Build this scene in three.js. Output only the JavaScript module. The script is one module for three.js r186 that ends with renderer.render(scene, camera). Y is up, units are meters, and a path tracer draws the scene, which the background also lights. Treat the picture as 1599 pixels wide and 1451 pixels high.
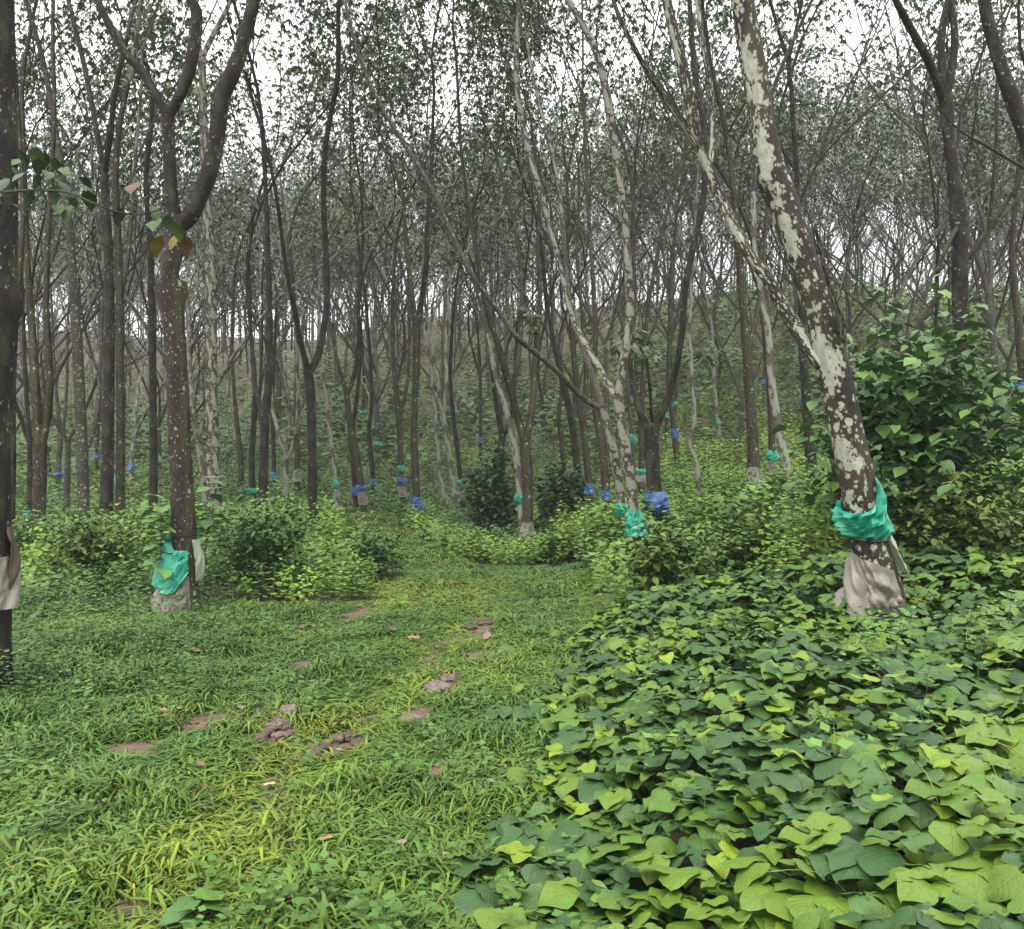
import * as THREE from 'three';

// ---------------------------------------------------------------- camera, sky, sun, exposure
const PW = 1599, PH = 1451, F = 1487, EYE = 1.6, HORIZON = 700;      // the photograph's size, focal length in its pixels, eye height, horizon row
const PITCH = -Math.atan((PH / 2 - HORIZON) / F);
const scene = new THREE.Scene();
const camera = new THREE.PerspectiveCamera(2 * Math.atan(PH / 2 / F) * 180 / Math.PI, PW / PH, 0.05, 2000);
camera.position.set(0, EYE, 0);
camera.rotation.set(PITCH, 0, 0);
scene.add(camera);

const skyW = 64, skyH = 64, skyData = new Float32Array(skyW * skyH * 4);   // standard overcast sky: three times as bright overhead as at the horizon
for (let j = 0; j < skyH; j++) for (let i = 0; i < skyW; i++) {
  const e = ((j + 0.5) / skyH - 0.5) * Math.PI, l = (1 + 2 * Math.max(0, Math.sin(e))) / 3, k = (j * skyW + i) * 4;
  skyData[k] = l * 0.975; skyData[k + 1] = l * 0.985; skyData[k + 2] = l * 1.01; skyData[k + 3] = 1;
}
const sky = new THREE.DataTexture(skyData, skyW, skyH, THREE.RGBAFormat, THREE.FloatType);
sky.mapping = THREE.EquirectangularReflectionMapping; sky.magFilter = THREE.LinearFilter; sky.needsUpdate = true;
scene.background = sky; scene.environment = sky;

const sun = new THREE.DirectionalLight(0xfff6ea, 1.1);
sun.position.set(-14, 40, 6); sun.target.position.set(0, 0, -18);
sun.castShadow = true; sun.shadow.radius = 70;
Object.assign(sun.shadow.camera, { left: -70, right: 70, top: 70, bottom: -70, near: 1, far: 220 });
scene.add(sun, sun.target);

const renderer = new THREE.WebGLRenderer({ antialias: true });
renderer.toneMapping = THREE.LinearToneMapping;
renderer.toneMappingExposure = 4.7;
renderer.shadowMap.enabled = true;
scene.fog = new THREE.FogExp2(0xeceeee, 0.00075);

// ---------------------------------------------------------------- helpers
const V = (x, y, z) => new THREE.Vector3(x, y, z);
const UP = V(0, 1, 0);
function rng(seed) { let a = seed >>> 0; return () => { a = (a + 0x6D2B79F5) | 0; let t = Math.imul(a ^ (a >>> 15), 1 | a); t = (t + Math.imul(t ^ (t >>> 7), 61 | t)) ^ t; return ((t ^ (t >>> 14)) >>> 0) / 4294967296; }; }
const lerp = (a, b, t) => a + (b - a) * t, clamp = (x, a = 0, b = 1) => Math.min(b, Math.max(a, x));
const sstep = (a, b, x) => { const t = clamp((x - a) / (b - a)); return t * t * (3 - 2 * t); };
function hash(x, y, z = 0) { let h = Math.imul(x, 374761393) ^ Math.imul(y, 668265263) ^ Math.imul(z, 2147483647 ^ 0x5bd1e995); h = Math.imul(h ^ (h >>> 13), 1274126177); return ((h ^ (h >>> 16)) >>> 0) / 4294967296; }
function noise(x, y, px = 0, py = 0, s = 0) {                        // value noise, periodic where px, py are given
  const xi = Math.floor(x), yi = Math.floor(y), fx = x - xi, fy = y - yi, u = fx * fx * (3 - 2 * fx), v = fy * fy * (3 - 2 * fy);
  const w = (a, p) => p ? ((a % p) + p) % p : a;
  const x0 = w(xi, px), x1 = w(xi + 1, px), y0 = w(yi, py), y1 = w(yi + 1, py);
  return lerp(lerp(hash(x0, y0, s), hash(x1, y0, s), u), lerp(hash(x0, y1, s), hash(x1, y1, s), u), v);
}
function fbm(x, y, oct = 4, px = 0, py = 0, s = 0) { let a = 0, k = 0.5, n = 0; for (let i = 0; i < oct; i++) { a += k * noise(x, y, px, py, s + i * 17); n += k; k *= 0.5; x *= 2; y *= 2; px *= 2; py *= 2; } return a / n; }

const CP = Math.cos(PITCH), SP = Math.sin(PITCH);
function at(px, py, d) {                                             // the point d metres in front that the photograph shows at (px, py)
  const u = (px - PW / 2) / F, v = (PH / 2 - py) / F;
  const y = v * CP + SP, z = v * SP - CP, k = d / -z;
  return V(u * k, EYE + y * k, -d);
}
function toPixel(p) {
  const y = p.y - EYE, z = p.z;
  const cy = CP * y + SP * z, cz = -SP * y + CP * z;
  return { x: PW / 2 + F * p.x / -cz, y: PH / 2 - F * cy / -cz, d: -cz };
}
function terrain(x, z) {
  const d = -z, u = x / (Math.max(0, d) + 5), r = Math.max(0, x - 0.7);
  const start = 34 - 10 * sstep(-0.42, -0.05, u) - 9 * sstep(0, 0.35, u), g = clamp(d - start, 0, 78), k = 0.0045 + 0.0016 * (fbm(x * 0.05 + 3, d * 0.02, 2) - 0.5), hill = g < 40 ? k * g * g : k * (1600 + 80 * (g - 40) - 0.9 * (g - 40) ** 2);
  return 0.62 * (1 - Math.exp(-r / 3.2)) * sstep(0, 4, d + 2) + hill + 0.42 * Math.exp(-((bendDistance(x, d) / 1.3) ** 2)) * sstep(12.5, 16, d) * (1 - sstep(25, 30, d)) - 0.5 * sstep(11.5, 17.5, d) * (1 - sstep(27, 38, d)) * (1 - sstep(0.5, 4.5, x)) + 0.05 * (fbm(x * 0.7 + 9, z * 0.7, 3) - 0.5) + 0.5 * sstep(22, 45, d) * (fbm(x * 0.11, z * 0.11 + 5, 3) - 0.5)
    - 0.045 * Math.exp(-((x - rutX(d)) ** 2) / 0.09) * sstep(3, 5, d) * (1 - sstep(10, 13, d));
}
const bendLine = [[-0.9, 12.6], [-1.6, 14.5], [-2.5, 18.5], [-3.6, 23], [-5.2, 29]];
function rutX(d) { return lerp(-1.15, -0.25, clamp((d - 4.6) / 5)); }

const usedNames = new Map();
function numbered(name) { const n = usedNames.get(name) ?? 0; usedNames.set(name, n + 1); return n ? `${name}_${String(n).padStart(3, '0')}` : name; }
function shadowed(o) { o.traverse(c => { if (c.isMesh) { c.castShadow = true; c.receiveShadow = true; } }); return o; }
function thing(name, label, category, group, p) {
  const o = new THREE.Group(); o.name = numbered(name); o.userData = { label, category }; if (group) o.userData.group = group;
  if (p) o.position.copy(p); scene.add(o); return o;
}
function part(name, geometry, material, parent, kind) {
  const m = new THREE.Mesh(geometry, material); m.name = name; m.castShadow = m.receiveShadow = true; if (kind) m.userData.kind = kind; parent.add(m); return m;
}

class Geo {
  constructor(origin = V(0, 0, 0)) { this.o = origin; this.p = []; this.n = []; this.t = []; this.c = []; this.i = []; }
  get count() { return this.p.length / 3; }
  vert(x, y, z, nx, ny, nz, u, v, c) { this.p.push(x - this.o.x, y - this.o.y, z - this.o.z); this.n.push(nx, ny, nz); this.t.push(u, v); if (c) this.c.push(c[0], c[1], c[2]); }
  tube(pts, rad, sides = 6, { tile = 0.5, vt = 1, whole = false, lump = 0, seed = 0, cap = false, v0 = 0 } = {}) {
    const base = this.count, n = pts.length, tan = V(), e1 = V(), e2 = V();
    const nu = whole ? 1 : Math.max(1, Math.round(2 * Math.PI * rad[0] / tile));
    let len = v0;
    for (let k = 0; k < n; k++) {
      tan.subVectors(pts[Math.min(n - 1, k + 1)], pts[Math.max(0, k - 1)]).normalize();
      const ax = Math.abs(tan.x) > 0.93 ? V(0, 0, 1) : V(1, 0, 0);
      e1.copy(ax).addScaledVector(tan, -ax.dot(tan)).normalize(); e2.crossVectors(e1, tan);
      if (k) len += pts[k].distanceTo(pts[k - 1]);
      for (let s = 0; s <= sides; s++) {
        const a = s / sides * Math.PI * 2, c = Math.cos(a), q = Math.sin(a);
        const nx = e1.x * c + e2.x * q, ny = e1.y * c + e2.y * q, nz = e1.z * c + e2.z * q;
        let r = rad[k];
        if (lump) r *= 1 + lump * (2 * fbm(c * 1.3 + 7 + seed, len * 5 + q * 1.3, 3) - 1) + lump * 0.4 * (2 * noise(c * 6 + seed, len * 14 + q * 6) - 1);
        this.vert(pts[k].x + nx * r, pts[k].y + ny * r, pts[k].z + nz * r, nx, ny, nz, s / sides * nu, len / vt);
      }
    }
    const w = sides + 1;
    for (let k = 0; k < n - 1; k++) for (let s = 0; s < sides; s++) { const a = base + k * w + s; this.i.push(a, a + w, a + 1, a + 1, a + w, a + w + 1); }
    if (cap) { const last = base + (n - 1) * w, c = this.count; this.vert(pts[n - 1].x, pts[n - 1].y, pts[n - 1].z, tan.x, tan.y, tan.z, 0, 0); for (let s = 0; s < sides; s++) this.i.push(last + s, c, last + s + 1); }
  }
  rhomb(p, dir, side, len, wid, c) {                                 // a small pointed leaf, folded a little along its rib
    const nx = dir.y * side.z - dir.z * side.y, ny = dir.z * side.x - dir.x * side.z, nz = dir.x * side.y - dir.y * side.x, b = this.count, f = 0.22 * wid;
    const mx = p.x + dir.x * len * 0.42, my = p.y + dir.y * len * 0.42, mz = p.z + dir.z * len * 0.42;
    this.vert(p.x, p.y, p.z, nx, ny, nz, 0.5, 0, c);
    this.vert(mx - side.x * wid + nx * f, my - side.y * wid + ny * f, mz - side.z * wid + nz * f, nx, ny, nz, 0, 0.45, c);
    this.vert(mx + side.x * wid + nx * f, my + side.y * wid + ny * f, mz + side.z * wid + nz * f, nx, ny, nz, 1, 0.45, c);
    this.vert(p.x + dir.x * len, p.y + dir.y * len - 0.12 * len, p.z + dir.z * len, nx, ny, nz, 0.5, 1, c);
    this.i.push(b, b + 3, b + 2, b, b + 1, b + 3);
  }
  add(g, m, c) {                                                     // another BufferGeometry, placed by a matrix
    const b = this.count, P = g.attributes.position, N = g.attributes.normal, T = g.attributes.uv, v = V(), nm = new THREE.Matrix3().getNormalMatrix(m);
    for (let k = 0; k < P.count; k++) {
      v.fromBufferAttribute(P, k).applyMatrix4(m); this.p.push(v.x - this.o.x, v.y - this.o.y, v.z - this.o.z);
      v.fromBufferAttribute(N, k).applyMatrix3(nm).normalize(); this.n.push(v.x, v.y, v.z);
      this.t.push(T ? T.getX(k) : 0, T ? T.getY(k) : 0); if (c) this.c.push(c[0], c[1], c[2]);
    }
    for (let k = 0; k < g.index.count; k++) this.i.push(b + g.index.getX(k));
  }
  build() {
    const g = new THREE.BufferGeometry();
    g.setAttribute('position', new THREE.Float32BufferAttribute(this.p, 3)); g.setAttribute('normal', new THREE.Float32BufferAttribute(this.n, 3));
    g.setAttribute('uv', new THREE.Float32BufferAttribute(this.t, 2)); if (this.c.length) g.setAttribute('color', new THREE.Float32BufferAttribute(this.c, 3));
    g.setIndex(this.i); return g;
  }
}
function smoothPath(pts, rad, per = 4) {                             // Catmull-Rom through the points, radii along
  const c = new THREE.CatmullRomCurve3(pts, false, 'centripetal'), n = (pts.length - 1) * per, P = [], R = [];
  for (let k = 0; k <= n; k++) { const t = k / n, f = t * (pts.length - 1), i = Math.min(pts.length - 2, Math.floor(f)); P.push(c.getPoint(t)); R.push(lerp(rad[i], rad[i + 1], sstep(0, 1, f - i))); }
  return [P, R];
}

// ---------------------------------------------------------------- textures and materials
const toS = x => Math.round(255 * clamp(x <= 0.0031308 ? x * 12.92 : 1.055 * Math.pow(x, 1 / 2.4) - 0.055));
function texture(w, h, f, srgb = true) {                             // f(u, v) gives linear rgb
  const data = new Uint8Array(w * h * 4);
  for (let j = 0; j < h; j++) for (let i = 0; i < w; i++) {
    const c = f((i + 0.5) / w, (j + 0.5) / h), k = (j * w + i) * 4;
    for (let q = 0; q < 3; q++) data[k + q] = srgb ? toS(c[q]) : Math.round(255 * clamp(c[q]));
    data[k + 3] = 255;
  }
  const t = new THREE.DataTexture(data, w, h, THREE.RGBAFormat);
  t.wrapS = t.wrapT = THREE.RepeatWrapping; t.magFilter = THREE.LinearFilter; t.minFilter = THREE.LinearMipmapLinearFilter; t.generateMipmaps = true;
  if (srgb) t.colorSpace = THREE.SRGBColorSpace; t.needsUpdate = true; return t;
}
const mix3 = (a, b, t) => [lerp(a[0], b[0], t), lerp(a[1], b[1], t), lerp(a[2], b[2], t)];
function spots(u, v, nx, ny, share, s, wob = 0.25) {                 // 0..1: pale lichen spots of uneven size, wrapping
  let best = 0; const x = u * nx, y = v * ny, xi = Math.floor(x), yi = Math.floor(y);
  for (let a = -1; a <= 1; a++) for (let b = -1; b <= 1; b++) {
    const cx = ((xi + a) % nx + nx) % nx, cy = ((yi + b) % ny + ny) % ny; if (hash(cx, cy, s) > share) continue;
    const r = lerp(0.12, 0.6, hash(cx, cy, s + 3) ** 2.5), dx = x - (xi + a + hash(cx, cy, s + 1)), dy = y - (yi + b + hash(cx, cy, s + 2));
    const d = Math.hypot(dx, dy) + wob * (noise(u * nx * 5, v * ny * 5, nx * 5, ny * 5, s + 5) - 0.5);
    best = Math.max(best, 1 - sstep(r - 0.06, r + 0.06, d));
  }
  return best;
}
function barkHeight(u, v, s) {
  const r = Math.abs(2 * fbm(u * 12, v * 7, 3, 12, 7, s) - 1), c = Math.abs(2 * fbm(u * 10, v * 40, 2, 10, 40, s + 40) - 1);
  return clamp(0.45 + 0.5 * r - 0.25 * (1 - sstep(0, 0.12, c)) + 0.3 * (fbm(u * 40, v * 60, 2, 40, 60, s + 9) - 0.5));
}
function barkMaterial(s, dark, light, { moss = 0, spot = 0.25, pale = [0.42, 0.45, 0.38], crust = 0 } = {}) {
  const color = texture(256, 512, (u, v) => {
    const h = barkHeight(u, v, s), patch = fbm(u * 3, v * 5, 4, 3, 5, s + 70);
    let c = mix3(dark, light, clamp(0.15 + 0.9 * (h - 0.3) + 0.7 * (patch - 0.5)));
    if (moss) c = mix3(c, [0.07, 0.085, 0.03], moss * sstep(0.48, 0.66, fbm(u * 4, v * 4, 4, 4, 4, s + 31)));
    if (crust) c = mix3(c, mix3(pale, [0.3, 0.33, 0.27], noise(u * 60, v * 120, 60, 120, s)), crust * sstep(0.5, 0.56, fbm(u * 6, v * 9, 5, 6, 9, s + 51)));
    c = mix3(c, mix3(pale, light, 0.5 * noise(u * 50, v * 100, 50, 100, s + 6)), 0.8 * Math.max(spots(u, v, 30, 60, spot * 0.5, s + 100, 0.6), spots(u, v, 12, 24, spot * 0.12, s + 140, 0.6)));
    return c;
  });
  const relief = texture(256, 512, (u, v) => { const h = barkHeight(u, v, s); return [h, h, h]; }, false);
  return new THREE.MeshPhysicalMaterial({ map: color, bumpMap: relief, bumpScale: 0.007, roughness: 0.75, specularIntensity: 0.3 });
}
const BARK = {
  dark: barkMaterial(1, [0.006, 0.005, 0.0046], [0.022, 0.0185, 0.0165], { spot: 0.14, moss: 0.25, pale: [0.24, 0.25, 0.21] }),
  brown: barkMaterial(2, [0.011, 0.008, 0.0065], [0.042, 0.031, 0.0245], { spot: 0.2, moss: 0.22, pale: [0.3, 0.32, 0.27] }),
  grey: barkMaterial(3, [0.018, 0.016, 0.014], [0.066, 0.058, 0.05], { spot: 0.35, moss: 0.2, pale: [0.3, 0.32, 0.27] }),
  fleck: barkMaterial(5, [0.014, 0.01, 0.008], [0.055, 0.042, 0.034], { spot: 0.75, crust: 0.42, moss: 0.2, pale: [0.25, 0.26, 0.21] }),
  pale: barkMaterial(4, [0.035, 0.026, 0.022], [0.11, 0.092, 0.078], { spot: 0.5, crust: 0.5, moss: 0.15, pale: [0.24, 0.25, 0.21] }),
};
// the leaning tree on the right: large cream lichen crusts that run up its left face
const lichenMap = texture(512, 2048, (u, v) => {
  const h = barkHeight((u * 2) % 1, (v * 7) % 1, 8), patch = fbm(u * 3, v * 14, 4, 3, 14, 77);
  let c = mix3([0.009, 0.0075, 0.0065], [0.042, 0.033, 0.028], clamp(0.1 + 0.8 * (h - 0.3) + 0.9 * (patch - 0.45)));
  c = mix3(c, [0.06, 0.04, 0.03], 0.35 * sstep(0.52, 0.7, fbm(u * 4, v * 20, 3, 4, 20, 91)));
  c = mix3(c, [0.04, 0.044, 0.02], 0.4 * sstep(0.55, 0.7, fbm(u * 5, v * 16, 3, 5, 16, 33)));
  const L = v * 7;                                                   // metres up the stem
  const line = 0.335 + 0.05 * (noise(L * 1.1, 3) - 0.5) * 2, off = Math.abs(u - line);
  const much = L < 0.9 ? 0.35 : L < 1.7 ? 0.45 : L < 3.6 ? 1 : L < 4.3 ? 0.3 : 0.2;
  const edge = 0.2 * (fbm(u * 40, v * 240, 3, 40, 240, 12) - 0.5) + 0.18 * (fbm(u * 9, v * 52, 3, 9, 52, 15) - 0.5);
  const crust = 0.92 * sstep(-0.004, 0.03, 0.085 * much - off + edge + 0.2 * (noise(L * 3.4, 8) - 0.62) + 0.16 * (noise(L * 8, u * 9, 0, 0, 4) - 0.5));
  const dots = Math.max(spots(u, v, 26, 240, 0.35 * (1 - sstep(0.06, 0.3, off)) + 0.04, 380, 0.6), spots(u, v, 12, 110, 0.3 * (1 - sstep(0.1, 0.3, off)) + 0.04, 300), spots(u, v, 6, 56, 0.25 * (1 - sstep(0.05, 0.22, off)), 340));
  const k = Math.max(crust, dots * 0.95);
  return mix3(c, mix3([0.29, 0.305, 0.235], [0.13, 0.14, 0.105], fbm(u * 30, v * 170, 3, 30, 170, 5)), k);
});
const lichenRelief = texture(256, 1024, (u, v) => { const h = barkHeight((u * 2) % 1, (v * 7) % 1, 8); return [h, h, h]; }, false);
BARK.lichen = new THREE.MeshPhysicalMaterial({ map: lichenMap, bumpMap: lichenRelief, bumpScale: 0.007, roughness: 0.75, specularIntensity: 0.3 });

const leafMaterial = (o = {}) => new THREE.MeshPhysicalMaterial({ color: 0xffffff, vertexColors: true, roughness: 0.55, transmission: 0.3, thickness: 0, side: THREE.DoubleSide, specularIntensity: 0.55, ...o });
const CROWN = leafMaterial({ roughness: 0.65, transmission: 0.42 });
// leaf skin: pale ribs and fine mottling, multiplied into each leaf's own colour
const leafSkin = texture(256, 256, (u, v) => {
  const x = Math.abs(u - 0.5) * 2, rib = 1 - sstep(0.012, 0.05, x), k = v * 7 - x * 2.1, side = (1 - sstep(0.03, 0.11, Math.abs(k - Math.round(k)))) * (1 - 0.35 * x);
  const m = 0.84 + 0.22 * (fbm(u * 10, v * 10, 4) - 0.5) + 0.16 * (fbm(u * 60, v * 60, 2) - 0.5), q = clamp(Math.max(rib * 0.9, side * 0.5));
  const s = 0.2 * sstep(0.7, 0.76, fbm(u * 22 + 4, v * 22, 2)), br = 0.55 * sstep(0.7, 0.76, fbm(u * 9 + 31, v * 9, 3));
  if (br > 0) return [clamp(m * (1 + 0.5 * br)), clamp(m * (1 - 0.45 * br)), clamp(m * (1 - 0.4 * br))];
  return [clamp(m * (1 - s) + 0.25 * q), clamp(m * (1 - s) + 0.16 * q), clamp(m * (1 - s) + 0.1 * q)];
});
const leafRelief = texture(256, 256, (u, v) => {
  const x = Math.abs(u - 0.5) * 2, rib = 1 - sstep(0.02, 0.08, x), k = v * 7 - x * 2.1, side = 1 - sstep(0.02, 0.2, Math.abs(k - Math.round(k)));
  const h = 0.75 - 0.5 * rib - 0.35 * side + 0.15 * fbm(u * 16, v * 16, 3); return [h, h, h];
}, false);
const vineLeaf = (r, g, b) => { const m = leafMaterial({ vertexColors: false, map: leafSkin, bumpMap: leafRelief, bumpScale: 0.0022, roughness: 0.45, transmission: 0.22, specularIntensity: 0.45 }); m.color.setRGB(r, g, b); return m; };

// ---------------------------------------------------------------- ground
const soilSpots = [                                                  // bare laterite on the track: x, distance, half-widths
  [-1.75, 5.5, 0.3, 0.3], [-1.35, 5.35, 0.22, 0.2], [-1.0, 5.15, 0.3, 0.14], [-0.55, 5.75, 0.22, 0.2], [-0.45, 6.35, 0.2, 0.4], [-0.25, 8.6, 0.22, 0.7], [-2.0, 5.05, 0.25, 0.2],
  [-1.3, 3.25, 0.16, 0.1], [-0.75, 4.7, 0.2, 0.12], [-0.28, 7.3, 0.14, 0.35], [-3.9, 24.5, 0.5, 2.4], [-1.5, 9.2, 0.2, 0.6], [-1.9, 4.2, 0.2, 0.12], [-0.35, 4.1, 0.14, 0.08], [-1.55, 6.9, 0.16, 0.4],
];
function bare(x, d) {
  let m = 0; for (const [sx, sd, rx, rd] of soilSpots) { const q = Math.hypot((x - sx) / rx, (d - sd) / rd); if (q < 1.8) m = Math.max(m, 1 - sstep(0.5, 1.15, q + 1.3 * (fbm(x * 8, d * 8, 3) - 0.5))); }
  for (const rx of [rutX(d), lerp(-1.7, -1.0, clamp((d - 4.6) / 5.2))]) if (d > 3.8 && d < 12) m = Math.max(m, 0.9 * Math.exp(-(((x - rx) / 0.14) ** 2)) * sstep(0.48, 0.6, fbm(d * 1.5 + rx * 4, x * 3, 3)));
  return m;
}
{
  const xs = [], ds = [];
  for (let x = -4; x <= 4.001; x += 0.05) xs.push(x);
  for (let k = 1, x = 4; k <= 62; k++) { x += 0.05 * 1.095 ** k; xs.push(x); xs.unshift(-x); }
  for (let d = 2; d <= 9; d += 0.05) ds.push(d);
  for (let k = 1, d = 9; d < 420; k++) { d += 0.05 * 1.05 ** k; ds.push(d); }
  for (let k = 1, d = 2; k <= 30; k++) { d -= 0.05 * 1.12 ** k; ds.unshift(d); }
  const P = [], T = [], C = [], I = [];
  for (const d of ds) for (const x of xs) {
    P.push(x, terrain(x, -d), -d); T.push(x / 1.5, d / 1.5);
    const b = bare(x, d), n = fbm(x * 1.7, d * 1.7, 3);
    const c = mix3(mix3([0.05, 0.05, 0.02], [0.075, 0.055, 0.03], n), mix3([0.075, 0.044, 0.026], [0.12, 0.072, 0.044], fbm(x * 9, d * 9, 3)), b);
    C.push(...c);
  }
  const w = xs.length; for (let j = 0; j < ds.length - 1; j++) for (let i = 0; i < w - 1; i++) { const a = j * w + i; I.push(a, a + 1, a + w, a + 1, a + w + 1, a + w); }
  const g = new THREE.BufferGeometry(); g.setAttribute('position', new THREE.Float32BufferAttribute(P, 3)); g.setAttribute('uv', new THREE.Float32BufferAttribute(T, 2)); g.setAttribute('color', new THREE.Float32BufferAttribute(C, 3));
  g.setIndex(I); g.computeVertexNormals();
  const grain = texture(512, 512, (u, v) => { const k = 0.75 + 0.5 * (fbm(u * 24, v * 24, 4, 24, 24, 3) - 0.5) + 0.5 * (noise(u * 170, v * 170, 170, 170, 8) - 0.5) * 0.6; return [k, k, k]; });
  const bump = texture(512, 512, (u, v) => { const k = fbm(u * 30, v * 30, 5, 30, 30, 21); return [k, k, k]; }, false);
  const m = new THREE.Mesh(g, new THREE.MeshStandardMaterial({ vertexColors: true, map: grain, bumpMap: bump, bumpScale: 0.03, roughness: 0.85 }));
  m.name = 'ground'; m.userData = { kind: 'structure', label: 'brown laterite soil rising to the right under grass and weeds', category: 'ground' }; m.receiveShadow = true; m.castShadow = true; scene.add(m);
}

// ---------------------------------------------------------------- trees
const CROWN_TONES = [[0.06, 0.09, 0.034], [0.072, 0.102, 0.038], [0.05, 0.078, 0.034], [0.085, 0.11, 0.042]];
function leafTuft(g, p, R, o) {                                      // drooping three-fingered rubber leaves round a shoot
  const tone = CROWN_TONES[Math.floor(R() * 4)], f = 0.75 + 0.5 * R(), c = [tone[0] * f, tone[1] * f, tone[2] * f];
  const a0 = R() * 6.283, out = V(Math.cos(a0), 0, Math.sin(a0)), stalk = 0.06 + 0.14 * R();
  const q = V(p.x + out.x * stalk, p.y + (R() - 0.4) * 0.12, p.z + out.z * stalk);
  for (let k = -1; k <= 1; k++) {
    const a = a0 + k * (0.6 + 0.4 * R()), dir = V(Math.cos(a), -0.25 - 0.9 * R(), Math.sin(a)).normalize(), side = V(-Math.sin(a), (R() - 0.5) * 0.9, Math.cos(a)).normalize();
    g.rhomb(q, dir, side, o.leaf * (0.75 + 0.5 * R()), o.leaf * 0.2 * (0.8 + 0.4 * R()), c);
  }
}
// one shoot and what grows from it; wood collects tubes, crown collects leaves
function grow(wood, crown, p0, d0, r0, level, R, o) {
  const n = level === 0 ? 6 : 4, step = o.len[Math.min(level, o.len.length - 1)] * (0.8 + 0.4 * R()) / n;
  const pts = [p0.clone()], rad = [r0], p = p0.clone(), d = d0.clone(), r1 = r0 * (level >= o.levels ? 0.35 : 0.72), bend = V(R() - 0.5, 0, R() - 0.5).multiplyScalar(0.3), leafless = R() < (o.bare ?? 0);
  for (let k = 1; k <= n; k++) {
    d.add(bend).add(V(R() - 0.5, 0, R() - 0.5).multiplyScalar(0.2)); d.y += o.lift * 0.25; d.normalize();
    p.addScaledVector(d, step); const r = lerp(r0, r1, k / n); pts.push(p.clone()); rad.push(r);
    if (p.y - o.ground > o.leafFrom && level >= o.levels - 2 && !leafless) { const m = Math.round(o.tufts * (level >= o.levels ? 1 : level === o.levels - 1 ? 0.5 : 0.15) * (0.5 + R())); for (let q = 0; q < m; q++) leafTuft(crown, V(p.x + (R() - 0.5) * o.spread, p.y + (R() - 0.5) * o.spread, p.z + (R() - 0.5) * o.spread), R, o); }
  }
  wood.tube(pts, rad, r0 > 0.06 ? 8 : r0 > 0.025 ? 5 : 3, { seed: o.seed });
  if (level >= o.levels) return;
  const kids = level === 0 ? 2 + (R() < 0.35 ? 1 : 0) : R() < 0.35 ? 3 : 2, a0 = R() * 6.283;
  for (let k = 0; k < kids; k++) {
    const a = a0 + k / kids * 6.283 + (R() - 0.5), tilt = (k === 0 ? 0.12 : 0.3) + 0.28 * R();
    const ax = V(Math.cos(a), 0, Math.sin(a)), q = d.clone().multiplyScalar(Math.cos(tilt)).addScaledVector(ax, Math.sin(tilt)).normalize();
    grow(wood, crown, p, q, r1 * (k === 0 ? 0.88 : 0.7 + 0.12 * R()), level + 1, R, o);
  }
  if (R() < 0.75) {                                     // a side shoot lower down
    const j = 1 + Math.floor(R() * (n - 1)), a = R() * 6.283, q = d.clone().addScaledVector(V(Math.cos(a), 0, Math.sin(a)), 0.7).normalize();
    grow(wood, crown, pts[j], q, rad[j] * 0.5, Math.max(level + 1, o.levels - 1), R, o);
  }
}
const trees = {};
const handPlaces = [];
let seedNext = 100;
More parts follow.
